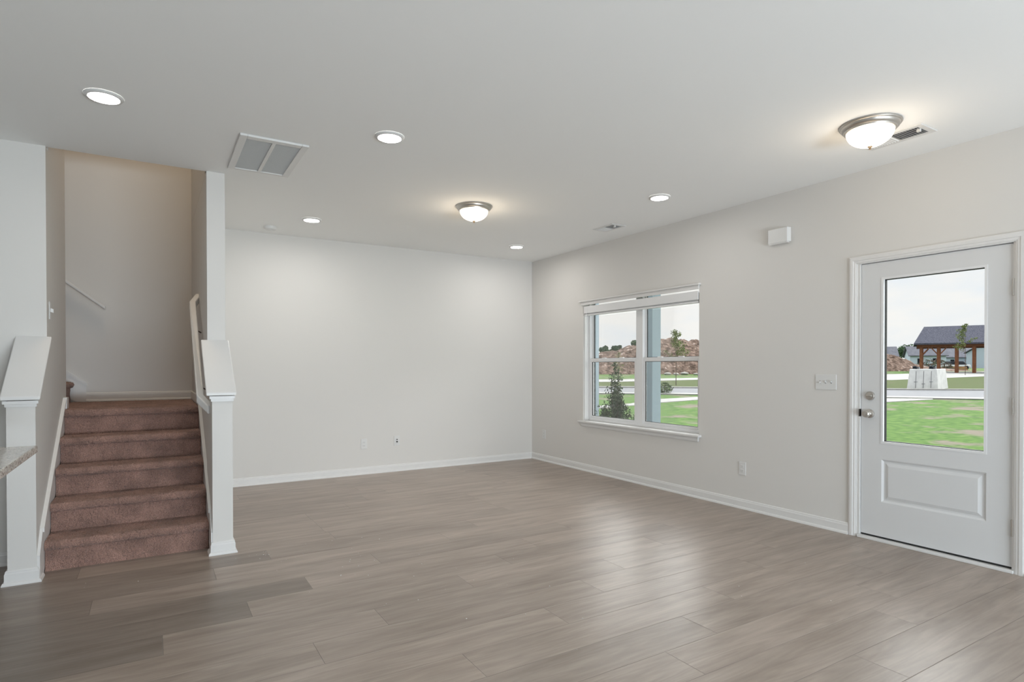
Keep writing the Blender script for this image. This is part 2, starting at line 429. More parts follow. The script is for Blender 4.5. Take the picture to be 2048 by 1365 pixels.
def struct(name, bm, m, label, cat, bevel=0.0, smooth=False):
    o = obj(name, bm, m, None, bevel, smooth); return tag(o, label, cat, None, 'structure')
def copy_thing(root, loc, label, group=None):
    r = root.copy(); COL.objects.link(r); r.location = loc; r['label'] = label
    if group: r['group'] = group
    for ch in list(root.children):
        c = ch.copy(); COL.objects.link(c); c.parent = r; c.matrix_parent_inverse = ch.matrix_parent_inverse.copy()
        for g in ch.children:
            d = g.copy(); COL.objects.link(d); d.parent = c; d.matrix_parent_inverse = g.matrix_parent_inverse.copy()
    return r

# ------------------------------------------------------------------ room dimensions
X = 4.527          # inner face of the right wall (window and entrance door)
Y = 6.908          # inner face of the back wall
H = 2.74           # ceiling height
XO = X + 0.16      # outer face of the right wall
YF = 4.94          # front face of the full-height stair walls
YK = 4.475         # front face of the knee walls
SL = -0.60         # stair-side face of the left stair wall
SR = 0.345         # stair-side face of the right stair wall
SR2 = 0.470        # room-side face of the right stair wall
LZ = 0.95          # height of the landing
LW = -3.4          # left wall of the kitchen side
RY = -4.2          # wall behind the camera
WY0, WY1, WZ0, WZ1 = 3.95, 5.755, 0.615, 2.13     # window opening
DY0, DY1, DZ1 = 1.488, 2.437, 2.055               # door opening

# floor: one mesh, every plank a face with its own tone
def build_floor():
    bm = NB()
    uv = bm.loops.layers.uv.new('plank'); ue = bm.loops.layers.uv.new('edge')
    tone = bm.loops.layers.float_color.new('tone')
    W, L, y0 = 0.2275, 1.552, 1.212
    known = {0: 2.646, 1: 3.223, 2: 1.953, 3: 2.303, 4: 2.72, 6: 0.625, 7: 0.99, 8: 0.031, 9: 0.427, 10: 0.778, 11: -0.29, 12: 0.318, 13: 0.663, 14: -0.4}
    rnd = random.Random(3)
    def clip(v, a, b): return max(a, min(b, v))
    for r in range(-24, 26):
        ya, yb = y0 + r * W, y0 + (r + 1) * W
        off = known.get(r, rnd.uniform(0, L))
        k = math.floor((LW - off) / L)
        while off + k * L < X:
            xa, xb = off + k * L, off + (k + 1) * L; k += 1
            cx0, cx1 = clip(xa, LW, X + 0.1), clip(xb, LW, X + 0.1); cy0, cy1 = clip(ya, RY, Y), clip(yb, RY, Y)
            if cx1 - cx0 < 1e-4 or cy1 - cy0 < 1e-4: continue
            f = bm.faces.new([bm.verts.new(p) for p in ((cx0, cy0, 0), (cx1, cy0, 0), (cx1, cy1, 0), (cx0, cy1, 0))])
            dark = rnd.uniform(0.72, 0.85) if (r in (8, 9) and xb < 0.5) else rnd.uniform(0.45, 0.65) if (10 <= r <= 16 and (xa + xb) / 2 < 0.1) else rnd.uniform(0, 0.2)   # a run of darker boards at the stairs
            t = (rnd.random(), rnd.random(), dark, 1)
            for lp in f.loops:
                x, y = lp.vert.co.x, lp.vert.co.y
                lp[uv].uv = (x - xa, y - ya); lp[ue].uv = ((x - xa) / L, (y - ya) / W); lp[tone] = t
    return struct('floor', bm, M['floor'], 'grey-brown wood-look vinyl plank floor of the whole room', 'floor')
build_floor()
bm = NB(); bx(bm, LW, XO, RY, Y + 0.15, -0.16, -0.01)
struct('trim_1', bm, M['concrete'], 'concrete slab beneath the plank floor', 'slab')

# ceiling with the stairwell left open
bm = NB(); bx(bm, LW, X, RY, YF + 0.02, H, H + 0.25); bx(bm, SR2 - 0.01, X, YF + 0.02, Y, H, H + 0.25)
struct('ceiling', bm, M['ceiling'], 'flat white ceiling with an opening over the stairs', 'ceiling')
# stairwell above the ceiling
bm = NB()
bx(bm, LW, SR2, YF + 0.02, YF + 0.14, H + 0.25, 5.2)
bx(bm, SR, SR2, YF + 0.14, Y, H, 5.2)
bx(bm, LW, LW + 0.1, YF + 0.14, Y, H, 5.2)
struct('wall_stairwell', bm, M['wall'], 'upper white walls around the stairwell opening', 'wall')
bm = NB(); bx(bm, LW, SR2, YF, Y + 0.1, 5.2, 5.3)
struct('ceiling_stairwell', bm, M['ceiling'], 'white ceiling above the stairwell', 'ceiling')

# walls
bm = NB(); bx(bm, LW, SR2, Y, Y + 0.15, -0.15, 5.2); bx(bm, SR2, XO, Y, Y + 0.15, -0.15, H + 0.25)
struct('wall_back', bm, M['wall'], 'white back wall behind the stairs and living area', 'wall')
bm = NB()
ys = [RY, DY0, DY1, WY0, WY1, Y]
bx(bm, X, XO, RY, DY0, -0.15, H + 0.25); bx(bm, X, XO, DY0, DY1, DZ1, H + 0.25); bx(bm, X, XO, DY0, DY1, -0.15, -0.002)
bx(bm, X, XO, DY1, WY0, -0.15, H + 0.25); bx(bm, X, XO, WY0, WY1, -0.15, WZ0); bx(bm, X, XO, WY0, WY1, WZ1, H + 0.25); bx(bm, X, X + 0.014, WY0, WY1, 2.036, WZ1)
bx(bm, X, XO, WY1, Y, -0.15, H + 0.25)
struct('wall_right', bm, M['wall'], 'long white wall holding the window and the front door', 'wall')
bm = NB(); bx(bm, LW, SL, YF, YF + 0.12, 0, H); bx(bm, SL - 0.12, SL, YF + 0.12, 5.93, 0, H + 0.25); bx(bm, LW, SL - 0.12, 5.81, 5.93, 0, 5.2)
struct('wall_left', bm, M['wall'], 'white wall on the left side of the stairs', 'wall')
bm = NB(); bx(bm, SR, SR2, YF, Y, 0, H)
struct('wall_stair', bm, M['wall'], 'narrow white wall end to the right of the stairs', 'wall', bevel=0.004)
bm = NB(); bx(bm, LW - 0.15, LW, RY, Y, 0, 5.2)
struct('wall_kitchen', bm, M['wall'], 'white kitchen side wall outside the view', 'wall')
bm = NB(); bx(bm, LW, 0.15, RY - 0.15, RY, 0, H); bx(bm, 3.65, X, RY - 0.15, RY, 0, H); bx(bm, 0.15, 3.65, RY - 0.15, RY, 2.2, H)
struct('wall_front', bm, M['wall'], 'white wall with patio opening behind the viewer', 'wall')

# knee walls with sloped caps
SLOPE = (1.485 - 1.105) / (4.945 - 4.455)
def knee(name, x0, x1, label):
    bm = NB()
    zt = lambda y: 1.07 + SLOPE * (y - YK)
    prism(bm, [(0, YK, 0), (0, YF, 0), (0, YF, zt(YF)), (0, YK, zt(YK))], (x0, 0, 0), (x1, 0, 0))
    k = struct(name, bm, M['wall'], label, 'half wall')
    c = NB()
    t = 0.022
    za, zb = 1.105, 1.105 + SLOPE * (YF - 4.452)
    prism(c, [(0, 4.452, za - t), (0, YF, zb - t), (0, YF, zb), (0, 4.452, za)], (x0 - 0.037, 0, 0), (x1 + 0.024, 0, 0)) if x0 > 0 else \
        prism(c, [(0, 4.452, za - t), (0, YF, zb - t), (0, YF, zb), (0, 4.452, za)], (x0 - 0.026, 0, 0), (x1 + 0.026, 0, 0))
    obj('cap', c, M['trim'], k, bevel=0.006)
    # small cove moulding below the cap
    c = NB()
    for a, b, dd in ((1.044, 1.062, 0.007), (1.0625, 1.0805, 0.016)):
        lo = lambda y, z: z + SLOPE * (y - YK)
        bx(c, x0 - dd, x1 + dd, YK - dd, YK, a, b)
        for xs, xe in ((x0 - dd, x0 + 0.002), (x1 - 0.002, x1 + dd)):
            prism(c, [(0, YK + 0.0002, a), (0, YF, lo(YF, a)), (0, YF, lo(YF, b)), (0, YK + 0.0002, b)], (xs, 0, 0), (xe, 0, 0))
    obj('cove_moulding', c, M['trim'], k)
    return k
knee_right = knee('wall_knee', 0.340, 0.466, 'white knee wall with a sloped cap right of the stairs')
knee_left = knee('wall_knee_left', -0.735, SL, 'white knee wall with a sloped cap left of the stairs, beside the counter')

# baseboards: board, cap bead and shoe
def base_profile(): return [(0, 0), (0.026, 0), (0.026, 0.006), (0.022, 0.016), (0.014, 0.021), (0.0135, 0.066), (0.010, 0.074), (0.010, 0.080), (0.005, 0.086), (0, 0.086)]
def baseboard(bm, p, q, n, z=0.0):
    """from p to q along the wall foot, n points into the room"""
    p, q, n = Vector((*p, z)), Vector((*q, z)), Vector((*n, 0))
    pr = base_profile()
    A = [bm.verts.new(p + n * a + Vector((0, 0, b))) for a, b in pr]; B = [bm.verts.new(q + n * a + Vector((0, 0, b))) for a, b in pr]
    k = len(pr)
    for i in range(k): bm.faces.new((A[i], A[(i + 1) % k], B[(i + 1) % k], B[i]))
    bm.faces.new(A[::-1]); bm.faces.new(B)
bm = NB(); baseboard(bm, (SR2, Y), (X - 0.001, Y), (0, -1))
struct('baseboard_back', bm, M['trim'], 'white baseboard along the back wall', 'baseboard')
bm = NB(); baseboard(bm, (X, 2.502), (X, Y - 0.001), (-1, 0)); baseboard(bm, (X, RY), (X, 1.428), (-1, 0))
struct('baseboard_right', bm, M['trim'], 'white baseboard along the window wall', 'baseboard')
bm = NB(); baseboard(bm, (LW, YF), (-0.735, YF), (0, -1))
struct('baseboard_left', bm, M['trim'], 'white baseboard on the wall behind the counter', 'baseboard')
bm = NB(); baseboard(bm, (SL + 0.055, Y), (SR, Y), (0, -1), LZ)
struct('baseboard_landing', bm, M['trim'], 'white baseboard at the back of the stair landing', 'baseboard')
bm = NB(); baseboard(bm, (SR2, YK + 0.501), (SR2, Y), (1, 0))
struct('baseboard_stair', bm, M['trim'], 'white baseboard on the room side of the stair wall', 'baseboard')
def post_base(name, x0, x1, label, extra):
    bm = NB()
    # mitred wrap around the end of the knee wall
    pr = base_profile()
    path = lambda a: [(x0 - a, YF if extra == 'l' else YK + 0.10), (x0 - a, YK - a), (x1 + a, YK - a), (x1 + a, YK + 0.10 if extra == 'l' else YK + 0.5)]
    rings = []
    for i in range(4):
        rings.append([bm.verts.new((*path(a)[i], b)) for a, b in pr])
    k = len(pr)
    for A, B in zip(rings, rings[1:]):
        for i in range(k): bm.faces.new((A[i], A[(i + 1) % k], B[(i + 1) % k], B[i]))
    bm.faces.new(rings[0][::-1]); bm.faces.new(rings[-1])
    struct(name, bm, M['trim'], label, 'baseboard')
post_base('baseboard_knee', 0.340, 0.466, 'white base moulding around the right stair post', 'r')
post_base('baseboard_knee_left', -0.735, SL, 'white base moulding around the left stair post', 'l')

# ------------------------------------------------------------------ stairs
def carpet_step(i, last=False, n_x=150):
    """profile from the foot of the riser over the rounded nose to the back of the tread"""
    zt, zb = 0.19 * i, 0.19 * (i - 1)
    yn = 4.625 + 0.25 * (i - 1)
    back = Y - 0.007 if last else yn + 0.285
    prof = []
    y_r = yn + 0.032
    for k in range(17): prof.append((y_r, zb + (zt - 0.06 - zb) * k / 16))
    for k in range(13):
        a = -PI / 2 + PI * k / 12
        prof.append((yn + 0.027 - 0.027 * math.cos(a), zt - 0.029 + 0.027 * math.sin(a)))
    nb = 60 if last else 30
    for k in range(1, nb + 1): prof.append((yn + 0.027 + (back - yn - 0.027) * k / nb, zt - 0.002))
    bm = NB(); rnd = random.Random(100 + i)
    xa, xb = SL + 0.017, SR - 0.017
    g = []
    for (y, z) in prof:
        row = []
        for k in range(n_x + 1):
            a = 0.0042
            row.append(bm.verts.new((xa + (xb - xa) * k / n_x + rnd.uniform(-a, a) * (0 < k < n_x), y + rnd.uniform(-a, a), (z + rnd.uniform(-a, a)) if z > zb + 0.001 else zb - 0.005)))
        g.append(row)
    for A, B in zip(g, g[1:]):
        for k in range(n_x): bm.faces.new((A[k], A[k + 1], B[k + 1], B[k]))
    # closed underneath and at the ends
    base = [bm.verts.new(p) for p in ((xa, prof[0][0], zb - 0.006), (xb, prof[0][0], zb - 0.006), (xb, back, zb - 0.006), (xa, back, zb - 0.006))]
    bm.faces.new(base)
    bm.faces.new([r[0] for r in g] + [base[3], base[0]]); bm.faces.new([r[-1] for r in g][::-1] + [base[1], base[2]])
    bm.faces.new((g[-1][0], g[-1][-1], base[2], base[3]))
    return bm
stairs = thing('staircase', 'mauve-brown carpeted staircase of five steps rising between white knee walls to a landing', 'staircase', (-0.13, 4.65, 0))
for i in range(1, 6):
    obj('landing' if i == 5 else 'step', carpet_step(i, i == 5), M['carpet'], stairs, smooth=True)
# the second flight turns left behind the left stair wall
def side_step(i):
    bm = NB(); rnd = random.Random(300 + i)
    zt, zb = LZ + 0.19 * i, LZ + 0.19 * (i - 1)
    xn = -0.635 - 0.25 * (i - 1)
    prof = [(xn - 0.032, zb + (zt - 0.06 - zb) * k / 10) for k in range(11)]
    for k in range(11):
        a = -PI / 2 + PI * k / 10
        prof.append((xn - 0.027 + 0.027 * math.cos(a), zt - 0.029 + 0.027 * math.sin(a)))
    for k in range(1, 21): prof.append((xn - 0.027 - 0.258 * k / 20, zt - 0.002))
    ya, yb, n = 5.935, Y - 0.017, 70
    g = [[bm.verts.new((x + rnd.uniform(-.003, .003), ya + (yb - ya) * k / n, z + rnd.uniform(-.003, .003))) for k in range(n + 1)] for x, z in prof]
    for A, B in zip(g, g[1:]):
        for k in range(n): bm.faces.new((A[k], A[k + 1], B[k + 1], B[k]))
    xe = prof[-1][0]
    base = [bm.verts.new(p) for p in ((prof[0][0], ya, zb), (prof[0][0], yb, zb), (xe, yb, zb), (xe, ya, zb))]
    bm.faces.new(base); bm.faces.new([r[0] for r in g] + [base[3], base[0]]); bm.faces.new([r[-1] for r in g] + [base[2], base[1]])
    bm.faces.new((g[-1][0], g[-1][-1], base[2], base[3]))
    return bm
def landing_corner():
    """carpet in front of the side flight, in the corner left of the landing"""
    bm = NB(); rnd = random.Random(401)
    xa, xb, ya, yb, z = -0.72, SL + 0.0165, 5.936, Y - 0.017, LZ - 0.002
    nx, ny = 20, 150
    g = [[bm.verts.new((xa + (xb - xa) * i / nx, ya + (yb - ya) * j / ny, z + rnd.uniform(-.003, .003))) for j in range(ny + 1)] for i in range(nx + 1)]
    for A, B in zip(g, g[1:]):
        for j in range(ny): bm.faces.new((A[j], B[j], B[j + 1], A[j + 1]))
    lo = [bm.verts.new(p) for p in ((xa, ya, z - 0.18), (xb, ya, z - 0.18), (xb, yb, z - 0.18), (xa, yb, z - 0.18))]
    bm.faces.new(lo[::-1])
    bm.faces.new([r[0] for r in g][::-1] + [lo[0], lo[1]]); bm.faces.new([r[-1] for r in g] + [lo[2], lo[3]])
    bm.faces.new(g[0] + [lo[3], lo[0]]); bm.faces.new(g[-1][::-1] + [lo[1], lo[2]])
    return bm
obj('landing', landing_corner(), M['carpet'], stairs, smooth=True)
for i in range(1, 5): obj('step', side_step(i), M['carpet'], stairs, smooth=True)
# skirt boards
def skirt(bm, xa, xb):
    prism(bm, [(0, 4.48, 0), (0, 4.62, 0), (0, 5.85, LZ - 0.02), (0, 5.85, LZ + 0.078), (0, 5.73, LZ + 0.078), (0, 4.60, 0.285), (0, 4.48, 0.15)], (xa, 0, 0), (xb, 0, 0))
bm = NB(); skirt(bm, SL, SL + 0.015)
prism(bm, [(0, 4.60, 0.262), (0, 5.73, LZ + 0.055), (0, 5.73, LZ + 0.082), (0, 4.60, 0.289)], (SL, 0, 0), (SL + 0.022, 0, 0))
bx(bm, SL, SL + 0.024, 5.73, 5.86, LZ + 0.002, LZ + 0.09)
struct('trim_2', bm, M['trim'], 'white sloping skirt board on the left of the stairs', 'trim')
bm = NB(); skirt(bm, SR - 0.015, SR); prism(bm, [(0, 4.60, 0.262), (0, 5.73, LZ + 0.055), (0, 5.73, LZ + 0.082), (0, 4.60, 0.289)], (SR - 0.022, 0, 0), (SR, 0, 0))
bx(bm, SR - 0.014, SR, 5.85, Y, LZ + 0.002, LZ + 0.08)
struct('trim_3', bm, M['trim'], 'white sloping skirt board on the right of the stairs', 'trim')
bm = NB()
prism(bm, [(SL + 0.055, 0, LZ + 0.001), (SL + 0.055, 0, LZ + 0.165), (SL - 0.9, 0, LZ + 0.165 + 0.955 * 0.78), (SL - 0.9, 0, LZ + 0.5), (SL - 0.02, 0, LZ + 0.001)], (0, Y - 0.015, 0), (0, Y, 0))
prism(bm, [(SL + 0.062, 0, LZ + 0.148), (SL + 0.062, 0, LZ + 0.178), (SL - 0.9, 0, LZ + 0.178 + 0.962 * 0.78), (SL - 0.9, 0, LZ + 0.148 + 0.962 * 0.78)], (0, Y - 0.022, 0), (0, Y, 0))
struct('trim_4', bm, M['trim'], 'white skirt board climbing left along the back wall', 'trim')

# handrails
hr = thing('handrail', 'white handrail with mitred returns on the right stair wall', 'handrail', (SR, 4.72, 1.0))
bm = NB()
sl = 0.74
za = lambda y: 1.045 + sl * (y - 4.72)
sweep_rect(bm, [(SR + 0.0, 4.63, za(4.63)), (0.285, 4.73, za(4.73)), (0.292, 5.76, za(5.76)), (SR + 0.0, 5.87, za(5.87))], 0.048, 0.060)
obj('rail', bm, M['trim'], hr, bevel=0.008)
for yb in (4.93, 5.55):
    bm = NB(); tube(bm, [(0.289, yb, za(yb) - 0.02), (0.289, yb, za(yb) - 0.055), (0.31, yb, za(yb) - 0.075), (SR, yb, za(yb) - 0.095)], 0.005)
    obj('bracket', bm, M['wire'], hr)
hr2 = thing('handrail', 'white handrail climbing left along the landing back wall', 'handrail', (-0.394, Y, 1.85))
bm = NB()
zb_ = lambda x: 1.85 + 0.77 * (-0.394 - x)
sweep_rect(bm, [(-0.385, Y - 0.065, zb_(-0.385)), (-1.6, Y - 0.065, zb_(-1.6))], 0.045, 0.036)
obj('rail', bm, M['trim'], hr2, bevel=0.008)
for xb in (-0.85, -1.45):
    bm = NB(); tube(bm, [(xb, Y - 0.065, zb_(xb) - 0.02), (xb, Y - 0.065, zb_(xb) - 0.06), (xb, Y, zb_(xb) - 0.09)], 0.006)
    obj('bracket', bm, M['wire'], hr2)

# stair light switch on the left wall
sw = thing('light_switch', 'small white toggle switch plate on the left stair wall', 'light switch', (SL, 5.07, 1.66))
bm = NB(); bx(bm, SL, SL + 0.006, 5.032, 5.104, 1.603, 1.722); obj('plate', bm, M['plate'], sw, bevel=0.003)
bm = NB(); prism(bm, [(0, 5.062, 1.655), (0, 5.074, 1.655), (0, 5.074, 1.68), (0, 5.062, 1.68)], (SL + 0.005, 0, 0), (SL + 0.022, 0, -0.006)); obj('toggle', bm, M['plate'], sw)

# ------------------------------------------------------------------ kitchen counter corner
ct = thing('kitchen_counter', 'corner of a speckled pale granite counter at the left edge beside the stair post', 'counter', (-1.2, 2.4, 0))
bm = NB(); bx(bm, -2.0, -0.462, 1.2, 3.50, 0.880, 0.914); obj('granite_slab', bm, M['granite'], ct, bevel=0.006, seg=3)
bm = NB(); bx(bm, -1.95, -0.80, 1.25, 3.16, 0.10, 0.880); bx(bm, -1.9, -0.86, 1.3, 3.1, 0, 0.10); obj('base_cabinet', bm, M['cabinet'], ct)

# ------------------------------------------------------------------ window
win = thing('window_1', 'white double window with two sliding sashes side by side', 'window', (X, 4.85, WZ0), kind='structure')
FX0, FX1 = X + 0.075, X + 0.135     # frame depth
MULL0, MULL1 = 4.80, 4.905
bm = NB()
frame4(bm, X + 0.0145, FX0 - 0.0005, WY0 + 0.0005, WY1 - 0.0005, WZ0 + 0.0015, WZ1 - 0.0005, 0.012, 0.012, 0, 0.012)
obj('jamb', bm, M['trim'], win)
bm = NB()
WA, WB, WC, WD = WY0 + 0.055, MULL0, MULL1, WY1 - 0.040
for a, b in ((WY0 + 0.0005, WA), (WD, WY1 - 0.0005), (WB, WC)): bx(bm, FX0, FX1, a, b, WZ0 + 0.0005, WZ1 - 0.0005)
for a, b in ((WA, WB), (WC, WD)):
    bx(bm, FX0, FX1, a, b, WZ0 + 0.0005, WZ0 + 0.035); bx(bm, FX0, FX1, a, b, WZ1 - 0.03, WZ1 - 0.0005)
obj('frame', bm, M['vinyl'], win, bevel=0.003)
for ya, yb in ((WY0 + 0.055, MULL0), (MULL1, WY1 - 0.040)):
    # upper sash is set further out, lower sash nearer the room
    u = NB(); s = 0.026
    xu0, xu1 = FX0 + 0.034, FX0 + 0.056
    frame4(u, xu0, xu1, ya, yb, 1.34, WZ1 - 0.03, s, s, 0.040, 0.020)
    us = obj('upper_sash', u, M['vinyl'], win, bevel=0.003)
    g = NB(); bx(g, xu0 + 0.008, xu0 + 0.012, ya + s, yb - s, 1.378, WZ1 - 0.05); obj('pane', g, M['glass'], us)
    k = NB(); frame4(k, xu0 + 0.004, xu0 + 0.016, ya + s, yb - s, 1.38, WZ1 - 0.05, 0.004, 0.004, 0.004, 0.004)
    obj('glazing_seal', k, M['dark'], us)
    w = NB(); xl0, xl1 = FX0 + 0.004, FX0 + 0.030
    s2 = 0.030
    frame4(w, xl0, xl1, ya, yb, WZ0 + 0.035, 1.378, s2, s2, 0.027, 0.042)
    bx(w, xl0 - 0.004, xl1, ya + 0.22, ya + 0.28, 1.378, 1.386); bx(w, xl0 - 0.004, xl1, yb - 0.28, yb - 0.22, 1.378, 1.386)   # sash locks
    ls = obj('lower_sash', w, M['vinyl'], win, bevel=0.003)
    g = NB(); bx(g, xl0 + 0.010, xl0 + 0.014, ya + s2, yb - s2, WZ0 + 0.062, 1.338); obj('pane', g, M['glass'], ls)
    k = NB(); z0, z1 = WZ0 + 0.062, 1.336
    frame4(k, xl0 + 0.005, xl0 + 0.018, ya + s2, yb - s2, z0, z1, 0.004, 0.004, 0.004, 0.004)
    obj('glazing_seal', k, M['dark'], ls)
bm = NB(); bx(bm, X - 0.045, FX0, WY0 - 0.03, WY1 + 0.065, WZ0 - 0.022, WZ0 + 0.001); obj('sill', bm, M['trim'], win, bevel=0.006, seg=3)
bm = NB(); bx(bm, X - 0.016, X, WY0, WY1 + 0.03, 0.553, 0.594); bx(bm, X - 0.010, X, WY0 + 0.004, WY1 + 0.026, 0.545, 0.556); bx(bm, X - 0.024, X, WY0 - 0.006, WY1 + 0.036, 0.578, 0.594); obj('apron', bm, M['trim'], win, bevel=0.003)
bm = NB(); bx(bm, X - 0.016, X, WY0 - 0.004, WY1 + 0.03, 2.032, 2.073); bx(bm, X - 0.034, X, WY0 - 0.022, WY1 + 0.055, 2.071, 2.087); obj('head_casing', bm, M['trim'], win, bevel=0.003)

# raised blind in the top of the window
bl = thing('window_blind', 'white horizontal blind drawn up into a stack at the window top', 'blind', (X + 0.03, 4.85, 2.02))
BX0, BX1 = X + 0.002, X + 0.058
bm = NB(); bx(bm, BX0 + 0.006, BX1, WY0 + 0.014, WY1 - 0.014, 1.975, 2.002); obj('headrail', bm, M['blind'], bl, bevel=0.003)
bm = NB(); bx(bm, BX0 - 0.010, BX0 + 0.004, WY0 + 0.008, WY1 - 0.016, 1.930, 2.016); obj('valance', bm, M['blind'], bl, bevel=0.004)
bm = NB()
for k in range(22):
    z = 1.922 + k * 0.0029
    bx(bm, BX0 + 0.006, BX1 - 0.002, WY0 + 0.018, WY1 - 0.018, z, z + 0.0022)
obj('slats', bm, M['blind'], bl)
bm = NB(); bx(bm, BX0 + 0.004, BX1, WY0 + 0.016, WY1 - 0.016, 1.903, 1.920); obj('bottom_rail', bm, M['blind'], bl, bevel=0.003)
bm = NB(); tube(bm, [(BX0 - 0.012, WY1 - 0.075, 2.0), (BX0 - 0.012, WY1 - 0.072, 1.70), (BX0 - 0.011, WY1 - 0.068, 1.50)], 0.0035); obj('wand', bm, M['blind'], bl)

# ------------------------------------------------------------------ entrance door
dr = thing('door_1', 'white entrance door with a tall glass pane over a raised panel', 'door', (X, 1.96, 0), kind='structure')
S0, S1, SZ0, SZ1 = 1.507, 2.420, 0.034, 2.040
DX = X + 0.012                       # room face of the slab
G0, G1, GZ0, GZ1 = 1.650, 2.268, 0.728, 1.916
P0, P1, PZ0, PZ1 = 1.640, 2.275, 0.288, 0.600
bm = NB()
bx(bm, DX, DX + 0.044, S0, G0 - 0.012, SZ0, SZ1); bx(bm, DX, DX + 0.044, G1 + 0.012, S1, SZ0, SZ1)   # stiles
bx(bm, DX, DX + 0.044, G0 - 0.012, G1 + 0.012, GZ1 + 0.012, SZ1)
bx(bm, DX, DX + 0.044, G0 - 0.012, G1 + 0.012, PZ1, GZ0 - 0.012); bx(bm, DX, DX + 0.044, G0 - 0.012, G1 + 0.012, SZ0, PZ0)
bx(bm, DX, DX + 0.044, G0 - 0.012, P0, PZ0, PZ1); bx(bm, DX, DX + 0.044, P1, G1 + 0.012, PZ0, PZ1)
# recessed moulding and raised field of the lower panel, as stepped frusta
def ring(bm, y0, y1, z0, z1, xa, d, xb):
    o_ = [(y0, z0), (y1, z0), (y1, z1), (y0, z1)]; i_ = [(y0 + d, z0 + d), (y1 - d, z0 + d), (y1 - d, z1 - d), (y0 + d, z1 - d)]
    A = [bm.verts.new((xa, *p)) for p in o_]; B = [bm.verts.new((xb, *p)) for p in i_]
    for k in range(4): bm.faces.new((A[k], A[(k + 1) % 4], B[(k + 1) % 4], B[k]))
    return B
ring(bm, P0, P1, PZ0, PZ1, DX, 0.014, DX + 0.010)
ring(bm, P0 + 0.014, P1 - 0.014, PZ0 + 0.014, PZ1 - 0.014, DX + 0.010, 0.010, DX + 0.010)
B = ring(bm, P0 + 0.024, P1 - 0.024, PZ0 + 0.024, PZ1 - 0.024, DX + 0.010, 0.022, DX + 0.002)
bm.faces.new(B)
obj('slab', bm, M['door'], dr)
bm = NB()
frame4(bm, DX - 0.003, DX + 0.046, G0 - 0.0118, G1 + 0.0118, GZ0 - 0.0118, GZ1 + 0.0118, 0.0158, 0.0158, 0.0158, 0.0158)
obj('glass_frame', bm, M['vinyl'], dr)
bm = NB()
frame4(bm, DX + 0.016, DX + 0.040, G0 + 0.004, G1 - 0.004, GZ0 + 0.004, GZ1 - 0.004, 0.004, 0.004, 0.004, 0.004)
obj('glazing_seal', bm, M['dark'], dr)
bm = NB(); bx(bm, DX + 0.02, DX + 0.026, G0 + 0.004, G1 - 0.004, GZ0 + 0.004, GZ1 - 0.004); obj('pane', bm, M['glass'], dr)
# jamb and casing
bm = NB(); frame4(bm, X + 0.0005, XO, DY0 + 0.0005, DY1 - 0.0005, 0.0205, DZ1 - 0.0005, S0 - 0.004 - DY0, DY1 - S1 - 0.004, 0, DZ1 - SZ1 - 0.004)
frame4(bm, DX + 0.046, XO - 0.001, S0 - 0.0035, S1 + 0.0035, 0.021, SZ1 + 0.0035, 0.0155, 0.0155, 0, 0.0135)
obj('jamb', bm, M['trim'], dr)
bm = NB()
CP = [(0.0, 0.0), (0.0, 0.012), (0.012, 0.017), (0.03, 0.0165), (0.034, 0.013), (0.047, 0.012), (0.052, 0.008), (0.057, 0.008), (0.057, 0.0)]   # outwards from the outer edge
def casing(bm, y0, y1, zt):
    pts = lambda d: [(y1 - d, 0.0), (y1 - d, zt - d), (y0 + d, zt - d), (y0 + d, 0.0)]
    rings = []
    for i in range(4): rings.append([bm.verts.new((X - t, *pts(d)[i])) for d, t in CP])
    k = len(CP)
    for A, B in zip(rings, rings[1:]):
        for i in range(k): bm.faces.new((A[i], A[(i + 1) % k], B[(i + 1) % k], B[i]))
    bm.faces.new(rings[0]); bm.faces.new(rings[-1][::-1])
casing(bm, DY0 - 0.055, DY1 + 0.064, DZ1 + 0.048)
obj('casing', bm, M['trim'], dr)
bm = NB(); bx(bm, X - 0.020, X + 0.09, DY0 + 0.003, DY1 - 0.003, 0, 0.020); obj('threshold', bm, M['trim'], dr, bevel=0.003)
bm = NB(); bx(bm, DX + 0.004, DX + 0.04, S0, S1, 0.0201, SZ0); obj('door_sweep', bm, M['dark'], dr)
# hardware
bm = NB(); lathe(bm, [(0.0, -0.001), (0.033, -0.001), (0.033, -0.010), (0.030, -0.016), (0.017, -0.019), (0.013, -0.024), (0.013, -0.036), (0.023, -0.042), (0.028, -0.052), (0.027, -0.062), (0.020, -0.069), (0.0, -0.070)], (DX, 2.357, 0.930), 'x', 32)
kb = obj('door_knob', bm, M['nickel'], dr, smooth=True)
bm = NB(); lathe(bm, [(0.0, -0.0705), (0.008, -0.0705), (0.008, -0.073), (0, -0.073)], (DX, 2.357, 0.930), 'x', 16); bx(bm, DX - 0.078, DX - 0.072, 2.3555, 2.3585, 0.923, 0.937); obj('turn_button', bm, M['nickel'], kb, smooth=False)
bm = NB(); lathe(bm, [(0.0, -0.001), (0.033, -0.001), (0.033, -0.008), (0.029, -0.014), (0.012, -0.016), (0.0, -0.016)], (DX, 2.354, 1.062), 'x', 32)
db = obj('deadbolt', bm, M['nickel'], dr, smooth=True)
bm = NB(); bx(bm, DX - 0.030, DX - 0.014, 2.337, 2.371, 1.056, 1.068); obj('thumb_turn', bm, M['nickel'], db, bevel=0.003)
bm = NB(); bx(bm, X - 0.001, X + 0.02, S1 + 0.0035, S1 + 0.012, 0.905, 0.96); obj('strike_plate', bm, M['wire'], dr)
